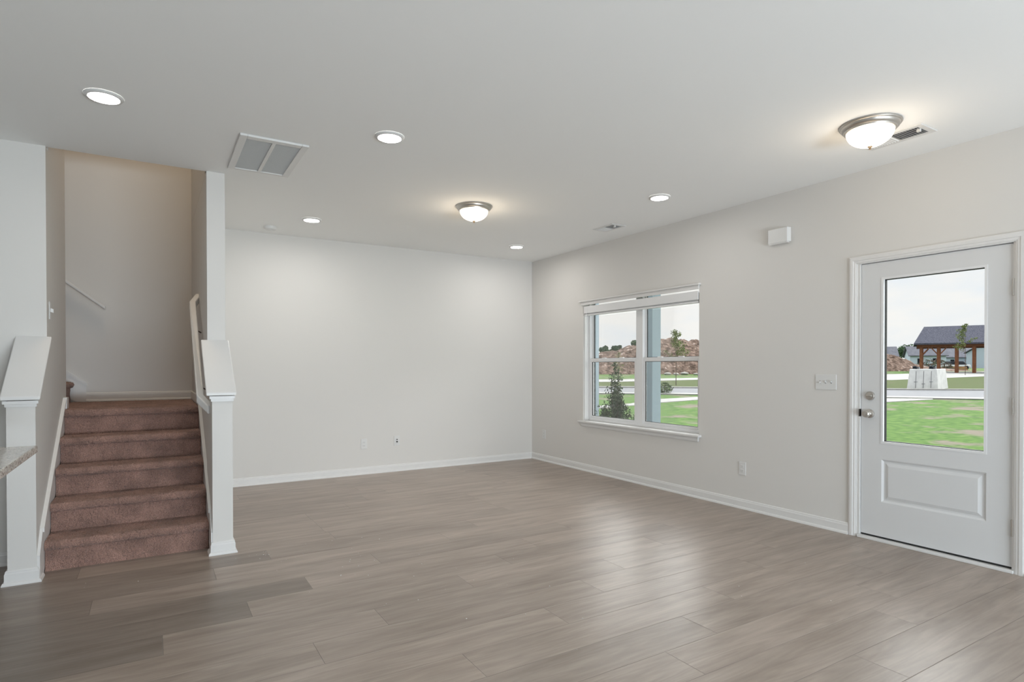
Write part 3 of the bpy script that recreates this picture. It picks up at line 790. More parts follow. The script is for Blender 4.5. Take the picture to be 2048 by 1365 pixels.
for z in (0.277, 1.03, 1.768):
    bm = NB(); lathe(bm, [(0.0, -0.052), (0.007, -0.052), (0.007, 0.052), (0.0, 0.052)], (X + 0.004, S0 - 0.003, z), 'z', 14)
    bx(bm, X + 0.0095, X + 0.0125, S0 - 0.012, S0 + 0.006, z - 0.05, z + 0.05)
    obj('hinge', bm, M['nickel'], dr, smooth=True)

# ------------------------------------------------------------------ wall plates
def outlet(name, label, loc, n, kind):
    """loc on the wall, n: wall normal into the room ('x' = towards -x, 'y' = towards -y)"""
    t = thing(name, label, 'outlet', loc, 'wall outlets near the floor' if kind == 'power' else None)
    def B(bm, a0, a1, z0, z1, d0, d1):
        if n == 'y': bx(bm, loc[0] + a0, loc[0] + a1, loc[1] - d1, loc[1] - d0, loc[2] + z0, loc[2] + z1)
        else: bx(bm, loc[0] - d1, loc[0] - d0, loc[1] + a0, loc[1] + a1, loc[2] + z0, loc[2] + z1)
    bm = NB(); B(bm, -0.037, 0.037, -0.060, 0.060, 0, 0.006); obj('plate', bm, M['plate'], t, bevel=0.003)
    if kind == 'power':
        for zc in (0.020, -0.020):
            bm = NB(); B(bm, -0.017, 0.017, zc - 0.014, zc + 0.014, 0.005, 0.008); r = obj('receptacle', bm, M['plate'], t, bevel=0.004)
            bm = NB(); B(bm, -0.009, -0.006, zc - 0.004, zc + 0.007, 0.0075, 0.0086); B(bm, 0.006, 0.009, zc - 0.004, zc + 0.006, 0.0075, 0.0086); B(bm, -0.002, 0.002, zc - 0.011, zc - 0.007, 0.0075, 0.0086)
            obj('slots', bm, M['greyslot'], r)
    else:
        for zc, s in ((0.016, 0.007), (-0.012, 0.009)):
            bm = NB(); lathe(bm, [(0, 0.004), (s, 0.004), (s, -0.008), (0, -0.008)], (loc[0], loc[1] - 0.008, loc[2] + zc), 'y', 14)
            obj('jack', bm, M['slot'] if s > 0.008 else M['wire'], t)
    return t
outlet('wall_outlet', 'white power outlet on the back wall, left of the jack plate', (2.139, Y, 0.362), 'y', 'power')
outlet('jack_plate', 'white plate with two dark jacks on the back wall', (2.547, Y, 0.374), 'y', 'jack')
outlet('wall_outlet', 'white power outlet on the right wall between window and door', (X, 3.453, 0.362), 'x', 'power')
outlet('wall_outlet', 'white power outlet on the right wall close to the far corner', (X, 6.604, 0.362), 'x', 'power')

sw = thing('light_switch', 'wide white plate with three toggle switches beside the door', 'light switch', (X, 2.685, 1.156))
bm = NB(); bx(bm, X - 0.006, X, 2.600, 2.770, 1.096, 1.216); obj('plate', bm, M['plate'], sw, bevel=0.003)
for k in (-1, 0, 1):
    yk = 2.685 + k * 0.046
    bm = NB(); bx(bm, X - 0.0066, X - 0.005, yk - 0.005, yk + 0.005, 1.144, 1.168); obj('toggle_slot', bm, M['greyslot'], sw)
    bm = NB(); prism(bm, [(0, yk - 0.004, 1.150), (0, yk + 0.004, 1.150), (0, yk + 0.004, 1.162), (0, yk - 0.004, 1.162)], (X - 0.005, 0, 0), (X - 0.017, 0, 0.007 if k < 1 else -0.007)); obj('toggle', bm, M['plate'], sw)

ch = thing('doorbell_chime', 'white box-shaped door chime high on the right wall', 'door chime', (X, 3.08, 2.37))
bm = NB(); prism(bm, [(X - 0.001, 2.985, 0), (X - 0.001, 3.180, 0), (X - 0.045, 3.172, 0), (X - 0.045, 2.993, 0)], (0, 0, 2.318), (0, 0, 2.438)); c1 = obj('cover', bm, M['plate'], ch, bevel=0.004)
bm = NB(); bx(bm, X - 0.040, X - 0.005, 3.0, 3.165, 2.312, 2.3185); obj('sound_slots', bm, M['filter'], ch)

# ------------------------------------------------------------------ ceiling fixtures
def ring_fix(loc):
    pass
can = thing('recessed_light', 'round white recessed ceiling light nearest the stairs, largest of the five', 'ceiling light', (-0.219, 3.868, H), 'recessed ceiling lights')
bm = NB(); lathe(bm, [(0.092, -0.0005), (0.092, -0.005), (0.086, -0.012), (0.074, -0.014), (0.070, -0.010), (0.070, -0.0005)], (-0.219, 3.868, H), 'z', 48); obj('trim_ring', bm, M['plate'], can, smooth=True)
bm = NB(); lathe(bm, [(0.0, -0.0085), (0.0705, -0.0085), (0.0705, -0.003), (0, -0.003)], (-0.219, 3.868, H), 'z', 40); obj('diffuser', bm, M['led'], can)
cans = [(-0.219, 3.868), (1.288, 3.609), (1.347, 6.03), (3.729, 3.688), (3.773, 6.096)]
lab = ['', 'round white recessed ceiling light just right of the return air grille', 'round white recessed ceiling light near the back wall beside the smoke detector',
       'round white recessed ceiling light over the window wall, nearer the door', 'round white recessed ceiling light in the far corner by the small vent']
for i, (x, y) in enumerate(cans):
    if i: copy_thing(can, (x, y, H), lab[i])
    area_light('recessed_lamp', (x, y, H - 0.0092), (0, 0, -1), CAN_POWER[i], 0.136, None, (1, 0.975, 0.94), 'DISK')

def dome_light(loc, label):
    x, y = loc
    t = thing('flush_mount_light', label, 'ceiling light', (x, y, H), 'nickel flush-mount lights')
    c = (x, y, H)
    bm = NB(); lathe(bm, [(0, -0.0005), (0.166, -0.0005), (0.168, -0.006), (0.164, -0.012), (0.157, -0.014), (0.155, -0.022), (0.150, -0.030), (0.141, -0.035), (0.139, -0.043), (0.131, -0.046), (0.124, -0.044), (0.05, -0.030), (0, -0.030)], c, 'z', 64)
    obj('metal_pan', bm, M['nickel'], t, smooth=True)
    bm = NB()
    pr = [(0.1285 * math.sin(a), -0.042 - 0.092 * math.cos(a)) for a in [PI / 2 * k / 16 for k in range(17)]]
    lathe(bm, pr, c, 'z', 48)
    obj('glass_dome', bm, M['dome'], t, smooth=True)
    bm = NB(); lathe(bm, [(0.0, -0.130), (0.014, -0.133), (0.013, -0.137), (0.006, -0.141), (0.007, -0.146), (0.004, -0.152), (0.0, -0.154)], c, 'z', 20)
    obj('finial', bm, M['bronze'], t, smooth=True)
    d = bpy.data.lights.new('dome_lamp', 'POINT'); d.energy = DOME_POWER; d.shadow_soft_size = 0.10; d.color = (1, 0.82, 0.6)
    o = bpy.data.objects.new('dome_lamp', d); COL.objects.link(o); o.location = (x, y, H - 0.27)
    return t
dome_light((2.503, 4.78), 'round nickel flush-mount light with a frosted dome in the middle of the ceiling')
dome_light((3.704, 1.93), 'large nickel flush-mount light with a frosted dome near the front door')

# return air grille
rg = thing('return_grille', 'white-framed square return air grille with two grey panels by the stairs', 'air grille', (0.68, 4.39, H))
gx0, gx1, gy0, gy1 = 0.470, 0.888, 4.028, 4.752
bm = NB()
f_ = 0.045
for a in ((gx0, gx0 + f_, gy0, gy1), (gx1 - f_, gx1, gy0, gy1), (gx0 + f_, gx1 - f_, gy0, gy0 + 0.055), (gx0 + f_, gx1 - f_, gy1 - 0.03, gy1), ((gx0 + gx1) / 2 - 0.012, (gx0 + gx1) / 2 + 0.012, gy0 + 0.055, gy1 - 0.03)):
    bx(bm, *a, H - 0.014, H)
obj('frame', bm, M['plate'], rg, bevel=0.003)
for xa, xb in ((gx0 + f_, (gx0 + gx1) / 2 - 0.012), ((gx0 + gx1) / 2 + 0.012, gx1 - f_)):
    bm = NB(); bx(bm, xa, xb, gy0 + 0.055, gy1 - 0.03, H - 0.003, H - 0.001)
    n = 46
    for k in range(n):
        y = gy0 + 0.058 + (gy1 - gy0 - 0.091) * k / n
        prism(bm, [(0, y, H - 0.011), (0, y + 0.0015, H - 0.011), (0, y + 0.010, H - 0.003), (0, y + 0.0085, H - 0.003)], (xa, 0, 0), (xb, 0, 0))
    obj('louvre_panel', bm, M['filter'], rg)

def supply_vent(x0, x1, y0, y1, label):
    t = thing('supply_vent', label, 'air vent', ((x0 + x1) / 2, (y0 + y1) / 2, H), 'ceiling supply vents')
    b = 0.035
    bm = NB()
    for a in ((x0, x0 + b, y0, y1), (x1 - b, x1, y0, y1), (x0 + b, x1 - b, y0, y0 + b), (x0 + b, x1 - b, y1 - b, y1)):
        bx(bm, *a, H - 0.006, H)
    obj('frame', bm, M['plate'], t, bevel=0.002)
    bm = NB(); bx(bm, x0 + b, x1 - b, y0 + b, y1 - b, H - 0.0015, H - 0.0003); obj('duct_opening', bm, M['duct'], t)
    ym = (y0 + y1) / 2
    for half, (ya, yb, s) in enumerate(((y0 + b, ym, 1), (ym, y1 - b, -1))):
        bm = NB(); n = 10
        for k in range(n):
            y = ya + (yb - ya) * (k + 0.5) / n
            prism(bm, [(0, y - s * 0.0055, H - 0.010), (0, y - s * 0.0045, H - 0.010), (0, y + s * 0.0045, H - 0.002), (0, y + s * 0.0035, H - 0.002)], (x0 + b, 0, 0), (x1 - b, 0, 0))
        obj('louvres', bm, M['plate'], t)
    bm = NB(); bx(bm, x0 + b + 0.03, x0 + b + 0.045, y0 + b, y0 + b + 0.02, H - 0.022, H - 0.002); obj('damper_lever', bm, M['plate'], t)
    return t
supply_vent(3.945, 4.150, 1.760, 2.15, 'white ceiling supply vent beside the large dome light')
supply_vent(4.000, 4.190, 4.615, 4.93, 'small white ceiling supply vent above the window')

sd_ = thing('smoke_detector', 'small round white smoke detector on the ceiling by the back wall', 'smoke detector', (1.05, 6.56, H))
bm = NB(); lathe(bm, [(0, -0.0003), (0.066, -0.0003), (0.066, -0.012), (0.060, -0.030), (0.045, -0.036), (0.0, -0.036)], (1.05, 6.56, H), 'z', 36); obj('housing', bm, M['plate'], sd_, smooth=True)
bm = NB(); lathe(bm, [(0.0, -0.0355), (0.018, -0.0355), (0.018, -0.040), (0, -0.040)], (1.05, 6.56, H), 'z', 20); obj('test_button', bm, M['plate'], sd_)

# crumbs of plaster left on the floor
bm = NB(); rnd = random.Random(11)
clusters = [(0.85, 4.25, 0.35, 14), (1.05, 3.7, 0.5, 16), (1.3, 3.2, 0.6, 12), (0.6, 4.35, 0.15, 6), (-0.3, 4.3, 0.2, 3), (1.9, 2.8, 0.7, 8), (3.0, 2.3, 0.6, 6)]
for cx, cy, sp, k in clusters:
    for _ in range(k):
        x, y = rnd.gauss(cx, sp * 0.5), rnd.gauss(cy, sp * 0.4)
        if x < 0.52 and y > 4.4: continue
        s = rnd.uniform(0.001, 0.0028)
        bx(bm, x - s, x + s, y - s * 0.8, y + s * 0.8, 0, s * 0.8)
tag(obj('plaster_crumbs', bm, M['plate']), 'tiny white plaster crumbs scattered on the plank floor', 'crumbs', None, 'stuff')

# ------------------------------------------------------------------ outdoors
# Outdoor points are set in the camera's axes: s along its view, t to its right.
FS, TS = Vector((0.5196, 0.8544, 0)), Vector((0.8544, -0.5196, 0))
def gz(s):
    if s < 10: return -0.20
    if s < 30: return -0.20 + 0.015 * (s - 10)
    if s < 60: return 0.10 + 0.021 * (s - 30)
    return 0.73
def at(s, t, z=None):
    p = FS * s + TS * t
    p.z = gz(s) if z is None else z
    return p
# lawn as a grid of the whole site in front of the house
bm = NB()
ss = [-25, -10, 0, 5, 10, 14, 18, 22, 26, 30, 35, 40, 45, 50, 55, 60, 80, 120, 200, 320]
ts = [-40, -10, 0, 5, 10, 20, 40, 70, 110, 180, 300]
vv = {}
for i, s in enumerate(ss):
    for j, t in enumerate(ts): vv[i, j] = bm.verts.new(at(s, t))
for i in range(len(ss) - 1):
    for j in range(len(ts) - 1): bm.faces.new((vv[i, j], vv[i, j + 1], vv[i + 1, j + 1], vv[i + 1, j]))
bmesh.ops.bisect_plane(bm, geom=bm.verts[:] + bm.edges[:] + bm.faces[:], plane_co=(XO, 0, 0), plane_no=(-1, 0, 0), clear_outer=True)
struct('ground_lawn', bm, M['grass'], 'green front lawn with bare soil patches', 'lawn')
def strip(name, far, near, m, label, cat, dz):
    """band of ground between two lines of (s, t) points with equal counts"""
    bm = NB(); n = 10
    A, B = [], []
    for L_, O in ((far, A), (near, B)):
        for (s0, t0), (s1, t1) in zip(L_, L_[1:]):
            for k in range(n): O.append((s0 + (s1 - s0) * k / n, t0 + (t1 - t0) * k / n))
        O.append(L_[-1])
    rows = []
    for (s0, t0), (s1, t1) in zip(A, B):
        rows.append([bm.verts.new(at(s0 + (s1 - s0) * k / 6, t0 + (t1 - t0) * k / 6) + Vector((0, 0, dz))) for k in range(7)])
    for P, Q in zip(rows, rows[1:]):
        for k in range(6): bm.faces.new((P[k], P[k + 1], Q[k + 1], Q[k]))
    for f in bm.faces:
        f.normal_update()
        if f.normal.z < 0: f.normal_flip()
    ed = [e for e in bm.edges if e.is_boundary]                      # solid edges going into the ground
    ex_ = bmesh.ops.extrude_edge_only(bm, edges=ed)
    for v in [g_ for g_ in ex_['geom'] if isinstance(g_, bmesh.types.BMVert)]: v.co.z -= dz + 0.1
    o = obj(name, bm, m); tag(o, label, cat, None, 'structure'); return o
strip('ground_verge', [(42, -4), (43, 10), (53, 32), (62, 60)], [(32, -4), (31.2, 8), (29, 20), (25, 50)], M['verge'], 'olive grass verge beyond the street', 'grass', 0.012)
strip('ground_street', [(32, -4), (31.2, 8), (29, 20), (25, 50)], [(27.8, -4), (26.0, 6.6), (23.2, 16), (15, 42)], M['asphalt'], 'grey street in front of the house', 'street', 0.02)
strip('ground_curb', [(32.35, -4), (31.55, 8), (29.35, 20), (25.35, 50)], [(32, -4), (31.2, 8), (29, 20), (25, 50)], M['concrete'], 'pale curb on the far side of the street', 'curb', 0.09)
strip('ground_gutter', [(28.5, -4), (26.8, 6.7), (24.1, 16.1), (16, 42)], [(27.8, -4), (26.0, 6.6), (23.2, 16), (15, 42)], M['concrete'], 'pale curb on the near side of the street', 'curb', 0.05)
strip('ground_path', [(41, -4), (42, 7.7), (44.7, 14.1), (52.5, 34.1), (60, 48), (70, 75)], [(37, -4), (38.3, 7.0), (41.3, 13), (40.5, 26), (47.5, 38.5), (52, 60)], M['concrete'], 'pale path beyond the verge leading to the pavilion', 'path', 0.03)
strip('ground_sidewalk', [(19.6, 2.6), (20.4, 3.9), (23, 5.8), (24.2, 7.6), (24.6, 11.5), (23.3, 14.7), (23.0, 16.4)], [(18.7, 2.4), (19.5, 3.6), (21.3, 5.4), (22.6, 7.1), (22.8, 10.5), (21.3, 13.4), (22.7, 16.2)], M['concrete'], 'pale sidewalk curving across the lawn', 'sidewalk', 0.025)
bm = NB(); bx(bm, XO, 7.0, -1.5, 7.9, -0.30, -0.14); struct('floor_porch', bm, M['concrete'], 'concrete porch slab outside the window', 'porch')
bm = NB(); bx(bm, XO, 7.1, -2.0, 5.75, 3.60, 3.80); struct('ceiling_porch', bm, M['column'], 'unseen painted porch roof shaped to shade the front wall', 'porch roof')  # roof out of view, raised and cut to block sun but admit sky

# porch column
pc = thing('porch_column', 'blue-grey square porch column outside the right half of the window', 'column', (6.60, 6.68, -0.14))
bm = NB(); bx(bm, 6.51, 6.69, 6.585, 6.765, -0.02, 2.90); obj('shaft', bm, M['column'], pc, bevel=0.004)
bm = NB(); bx(bm, 6.49, 6.71, 6.565, 6.785, -0.14, -0.02); bx(bm, 6.49, 6.71, 6.565, 6.785, 2.85, 2.95); obj('base_block', bm, M['column'], pc, bevel=0.004)
bm = NB(); bx(bm, XO, 6.51, 7.94, 8.2, -0.3, 2.95); wg = struct('wall_porch', bm, M['brick'], 'grey brick wall at the left end of the porch', 'wall')
bm = NB(); bx(bm, 6.511, 6.58, 7.93, 8.22, -0.3, 2.95); obj('corner_board', bm, M['porchtrim'], wg)

def leaf_cloud(bm, centre, rx, ry, rz, n, size, rnd, fill=1.0):
    for _ in range(n):
        while True:
            p = Vector((rnd.uniform(-1, 1), rnd.uniform(-1, 1), rnd.uniform(-1, 1)))
            if p.length <= 1 and p.length >= 1 - fill: break
        c = Vector(centre) + Vector((p.x * rx, p.y * ry, p.z * rz))
        s = size * rnd.uniform(0.6, 1.3)
        a = Vector((rnd.gauss(0, 1), rnd.gauss(0, 1), rnd.gauss(0, 1))).normalized(); b = a.orthogonal().normalized()
        q = Matrix.Rotation(rnd.uniform(0, 6.28), 3, a); b = q @ b; c2 = a.cross(b)
        v = [bm.verts.new(c + b * s), bm.verts.new(c + c2 * s * 0.45), bm.verts.new(c - b * s), bm.verts.new(c - c2 * s * 0.45)]
        bm.faces.new(v)
def bush():
    p = Vector((6.55, 7.62, -0.2)); p = at(9.75, 1.70, -0.14)
    t = thing('holly_bush', 'dark green upright holly bush outside the left half of the window', 'bush', p)
    rnd = random.Random(21); bm = NB(); st = NB()
    tips = [(0.0, 0, 1.52), (0.06, 0.03, 1.36), (0.10, 0.03, 1.12), (-0.06, 0.02, 1.22)]
    for k in range(16):
        a = rnd.uniform(-0.34, 0.40); tips.append((a, rnd.uniform(-0.2, 0.2), max(0.35, 1.0 - abs(a) * 1.15 + rnd.uniform(-0.15, 0.12))))
    for (a, b, h) in tips:
        top = p + TS * a + FS * b + Vector((0, 0, h)); base = p + TS * a * 0.3 + FS * b * 0.3
        tube(st, [base, base.lerp(top, 0.5) + TS * 0.01, top], [0.012, 0.008, 0.003], 6)
        for k in range(int(30 * h)):
            f = 0.15 + 0.85 * k / (30 * h)
            c = base.lerp(top, f) + Vector((rnd.gauss(0, 0.03), rnd.gauss(0, 0.03), 0))
            leaf_cloud(bm, c, 0.085 * (1.3 - f * 0.8), 0.085 * (1.3 - f * 0.8), 0.05, 13, 0.021, rnd)
    obj('foliage', bm, M['darkleaf'], t, keep_normals=True); obj('stems', st, M['bark'], t)
bush()
def sapling(s, t_, h, label, w=0.5, leaves=260, lo=0.35, size=0.075, seed=1):
    p = at(s, t_); rnd = random.Random(seed)
    t = thing('young_tree', label, 'tree', p, 'young trees outside')
    st = NB(); tube(st, [p, p + Vector((0.02, 0.01, h * 0.5)), p + Vector((0, 0, h * 0.97))], [0.024, 0.018, 0.007], 7)
    bm = NB()
    for k in range(16):
        f = lo + (0.97 - lo) * k / 15; r = w * (1 - (f - lo) / (1.02 - lo)) ** 0.7 * (0.75 + 0.5 * rnd.random())
        a = rnd.uniform(0, 6.28)
        e1 = p + Vector((math.cos(a) * r, math.sin(a) * r, h * f + r * 0.7)); b0 = p + Vector((0, 0, h * f))
        tube(st, [b0, e1], [0.012, 0.004], 5)
        for q in range(4):
            leaf_cloud(bm, b0.lerp(e1, 0.3 + 0.22 * q), 0.16, 0.16, 0.14, leaves // 64, size, rnd)
    obj('trunk', st, M['bark'], t); obj('foliage', bm, M['paleleaf'], t, keep_normals=True)
sapling(34, 9.45, 3.15, 'slim young tree in front of the dirt mound, seen through the right window half', 0.62, 1300, 0.45, 0.05, seed=2)
sapling(44, 7.95, 1.9, 'small sapling before the dirt mound, seen through the left window half', 0.4, 300, 0.25, 0.06, seed=5)
sapling(50, 38.4, 4.3, 'thin young tree in front of the pavilion, seen through the door glass', 0.85, 620, 0.45, 0.075, seed=9)
def shrub(s, t_, r, label, seed):
    p = at(s, t_); rnd = random.Random(seed)
    t = thing('shrub', label, 'bush', p)
    bm = NB(); leaf_cloud(bm, p + Vector((0, 0, r * 0.7)), r, r, r * 0.75, 420, 0.06, rnd); obj('foliage', bm, M['leaf'], t, keep_normals=True)
    st = NB(); tube(st, [p, p + Vector((0, 0, r))], 0.02, 6); obj('stem', st, M['bark'], t)
shrub(26.5, 6.85, 0.38, 'low round green shrub at the street edge beside the porch column', 4)

def mound(name, label, s0, half, prof, seed, loc_s, loc_t):
    """heap of soil: prof = (t, height)"""
    import mathutils
    bm = NB(); nt, ns = 110, 36
    t0, t1 = prof[0][0], prof[-1][0]
    def hh(t):
        for (a, ha), (b, hb) in zip(prof, prof[1:]):
            if a <= t <= b: return ha + (hb - ha) * (t - a) / (b - a)
        return 0
    g = []
    for i in range(nt + 1):
        t = t0 + (t1 - t0) * i / nt; row = []
        for j in range(ns + 1):
            q = -1 + 2 * j / ns; s = s0 + q * half
            h = hh(t) * max(0, 1 - abs(q) ** 1.5) ** 0.9
            v = Vector((s * 0.5, t * 0.5, seed))
            h += (mathutils.noise.fractal(v * 1.3, 1.0, 2.0, 6) * 0.38 + mathutils.noise.noise(v * 5) * 0.12) * min(1, h)
            row.append(bm.verts.new(at(s, t) + Vector((0, 0, max(h, 0) - 0.03))))
        g.append(row)
    for A, B in zip(g, g[1:]):
        for j in range(ns): bm.faces.new((A[j], A[j + 1], B[j + 1], B[j]))
    return tag(obj(name, bm, M['dirt'], None), label, 'dirt mound', 'dirt mounds')
mound('dirt_mound', 'long brown mound of rocky dirt across the street, seen through the window', 58, 5.2, [(2, 0.0), (5, 1.1), (8.6, 1.75), (10, 2.15), (11.2, 2.6), (12.4, 2.95), (14.7, 3.3), (16.2, 3.3), (18.4, 3.05), (22, 2.0), (26, 0)], 3.3, 58, 14)
mound('dirt_mound', 'brown dirt mound behind the concrete block, left in the door glass', 70, 4.0, [(33, 0.0), (38, 1.8), (43.6, 2.1), (45.8, 1.5), (47.6, 0.8), (50.5, 0.35), (55, 0.0)], 8.1, 70, 43)
rnd = random.Random(31)
for k, (s, t_, sz) in enumerate([(51.6, 13.6, 0.34), (51.4, 14.3, 0.28), (51.8, 15.15, 0.4), (51.3, 16.0, 0.25), (51.5, 17.6, 0.26)]):
    bm = NB(); bmesh.ops.create_icosphere(bm, subdivisions=2, radius=1)
    p = at(s, t_)
    for v in bm.verts:
        v.co = p + Vector((v.co.x * sz * 1.0, v.co.y * sz * 0.8, (v.co.z * 0.36 + 0.3) * sz)) * 1.0 + Vector((rnd.uniform(-.03, .03), rnd.uniform(-.03, .03), rnd.uniform(-.02, .02)))
    tag(obj('rock', bm, M['rock']), ['white rock at the foot of the window mound, leftmost of the five', 'small white rock second from the left at the mound foot', 'largest white rock in the middle of the row at the mound foot', 'small white rock right of the largest one at the mound foot', 'lone white rock farthest right at the mound foot'][k], 'rock', 'white rocks at the mound')

# concrete block with two dark lamps on top
cbk = thing('concrete_block', 'pale tapered concrete block standing on the verge, seen through the door glass', 'concrete block', at(29.6, 20.6))
def frustum(bm, s0, s1, t0, t1, z0, z1, taper):
    lo = [at(s, t, z0) for s, t in ((s0, t0), (s0, t1), (s1, t1), (s1, t0))]
    hi = [at(s, t, z1) for s, t in ((s0 + taper, t0 + taper), (s0 + taper, t1 - taper), (s1 - taper, t1 - taper), (s1 - taper, t0 + taper))]
    A = [bm.verts.new(p) for p in lo]; B = [bm.verts.new(p) for p in hi]
    bm.faces.new(A[::-1]); bm.faces.new(B)
    for k in range(4): bm.faces.new((A[k], A[(k + 1) % 4], B[(k + 1) % 4], B[k]))
BZ = gz(29.5)
# turned so that its right side shows
def turned(p0, p1, depth_dir, depth, z0, z1, taper):
    bm = NB()
    a, b = Vector(p0), Vector(p1); d = Vector(depth_dir).normalized() * depth
    e_ = (b - a).normalized(); dn = Vector(depth_dir).normalized()
    lo = [a, b, b + d, a + d]
    hi = [a + e_ * taper + dn * taper, b - e_ * taper + dn * taper, b + d - e_ * taper - dn * taper, a + d + e_ * taper - dn * taper]
    A = [bm.verts.new((p.x, p.y, z0)) for p in lo]; B = [bm.verts.new((p.x, p.y, z1)) for p in hi]
    bm.faces.new(A[::-1]); bm.faces.new(B)
    for k in range(4): bm.faces.new((A[k], A[(k + 1) % 4], B[(k + 1) % 4], B[k]))
    return bm
pA, pB = at(29.5, 19.72), at(29.75, 21.5)
dd = (at(31, 22.9) - at(29.75, 21.5))
obj('block_body', turned(pA, pB, dd, 2.0, BZ - 0.03, BZ + 1.06, 0.13), M['blockconcrete'], cbk, bevel=0.02)
ax = (pB - pA).normalized(); nrm = Vector((-ax.y, ax.x, 0)); nrm = nrm if nrm.dot(FS) < 0 else -nrm
for f in (0.28, 0.52, 0.76):
    bm = NB(); q0 = pA + ax * (pB - pA).length * f
    dn = dd.normalized()
    lo_, hi_ = q0 + nrm * 0.0, q0 + dn * 0.13
    for w0, w1, za_, zb_2 in ((-0.008, 0.008, 0.1, 0.95), (-0.09, 0.09, 0.40 + 0.1 * (f == 0.52) * -1, 0.425 + 0.1 * (f == 0.52) * -1)):
        pts = []
        for w, z in ((w0, za_), (w1, za_), (w1, zb_2), (w0, zb_2)):
            p = q0 + ax * w + dn * (0.13 * z / 1.06); p.z = BZ + z; pts.append(p)
        prism(bm, pts, nrm * 0.012, nrm * -0.02)
    obj('seam', bm, M['asphalt'], cbk)
for k, f in enumerate((0.20, 0.72)):
    p = pA.lerp(pB, f) + dd.normalized() * 0.32
    t = thing('floodlight', ['black floodlight on the left of the concrete block top', 'black floodlight on the right of the concrete block top'][k], 'light', (p.x, p.y, BZ + 1.06), 'black lights on the concrete block')
    bm = NB(); lathe(bm, [(0, 0.0), (0.10, 0.0), (0.10, 0.06), (0.085, 0.11), (0.05, 0.145), (0, 0.15)], (p.x, p.y, BZ + 1.06), 'z', 16); obj('housing', bm, M['black'], t, smooth=True)
    q = p + TS * 0.18
    bm = NB(); bx(bm, q.x - 0.06, q.x + 0.06, q.y - 0.05, q.y + 0.05, BZ + 1.06, BZ + 1.16); obj('mount', bm, M['asphalt'], t)

# pavilion
pv = thing('pavilion', 'open wooden pavilion with a dark shingle roof, seen through the door glass', 'pavilion', at(59, 44))
PS, PT, PD = 57.0, 38.8, 6.5           # left front roof corner, roof depth; the pavilion is turned 34 degrees
def pav(k, d, z=None): return at(PS - 0.56 * k + 0.83 * d, PT + 0.83 * k + 0.56 * d, z)
ez, rz = 3.50, 5.25
bm = NB()
e0, e1, e2, e3 = pav(0, 0, ez), pav(13, 0, ez), pav(13, PD, ez), pav(0, PD, ez); r0, r1 = pav(0.85, PD / 2, rz), pav(12.1, PD / 2, rz)
vs = [bm.verts.new(p) for p in (e0, e1, r1, r0, e2, e3)]
lo = [bm.verts.new(p - Vector((0, 0, 0.14))) for p in (e0, e1, r1, r0, e2, e3)]
for idx in ((0, 1, 2, 3), (3, 2, 4, 5), (0, 3, 5), (1, 4, 2)): bm.faces.new([vs[i] for i in idx]); bm.faces.new([lo[i] for i in idx[::-1]])
for a, b in ((0, 1), (1, 4), (4, 5), (5, 0)): bm.faces.new((vs[a], vs[b], lo[b], lo[a]))
obj('roof', bm, M['shingle'], pv)
def beam(p, q, w, h):
    b = NB(); sweep_rect(b, [p, q], w, h); return b
for d in (0.75, PD - 0.75): obj('beam', beam(pav(0.25, d, ez - 0.26), pav(12.7, d, ez - 0.26), 0.2, 0.26), M['cedar'], pv)
for d in (0.75, PD - 0.75):
    for k in (0.62, 1.98, 3.36, 4.66, 6.0, 9.0, 12.0):
        if d > 2:
            r_ = (PT + 0.83 * k + 0.42) / (PS - 0.56 * k + 0.62); k = (r_ * (PS + 0.83 * d) - PT - 0.56 * d) / (0.83 + 0.56 * r_)
        p = pav(k, d); b = NB()
        bx(b, p.x - 0.12, p.x + 0.12, p.y - 0.12, p.y + 0.12, p.z - 0.03, ez - 0.38)
        po = obj('post', b, M['cedar'], pv)
        if k < 2 or k > 8:
            for sg in (-1, 1):
                if k < 1 and sg < 0: continue
                obj('brace', beam(pav(k + sg * 0.1, d, ez - 1.05), pav(k + sg * 0.62, d, ez - 0.40), 0.12, 0.15), M['cedar'], po)
bm = NB()
pts = [pav(0.1, 0.2), pav(12.9, 0.2), pav(12.9, PD - 0.2), pav(0.1, PD - 0.2)]
A = [bm.verts.new(p + Vector((0, 0, 0.04))) for p in pts]; B = [bm.verts.new(p + Vector((0, 0, -0.2))) for p in pts]
bm.faces.new(A); bm.faces.new(B[::-1])
for k in range(4): bm.faces.new((A[k], A[(k + 1) % 4], B[(k + 1) % 4], B[k]))
obj('slab', bm, M['concrete'], pv)

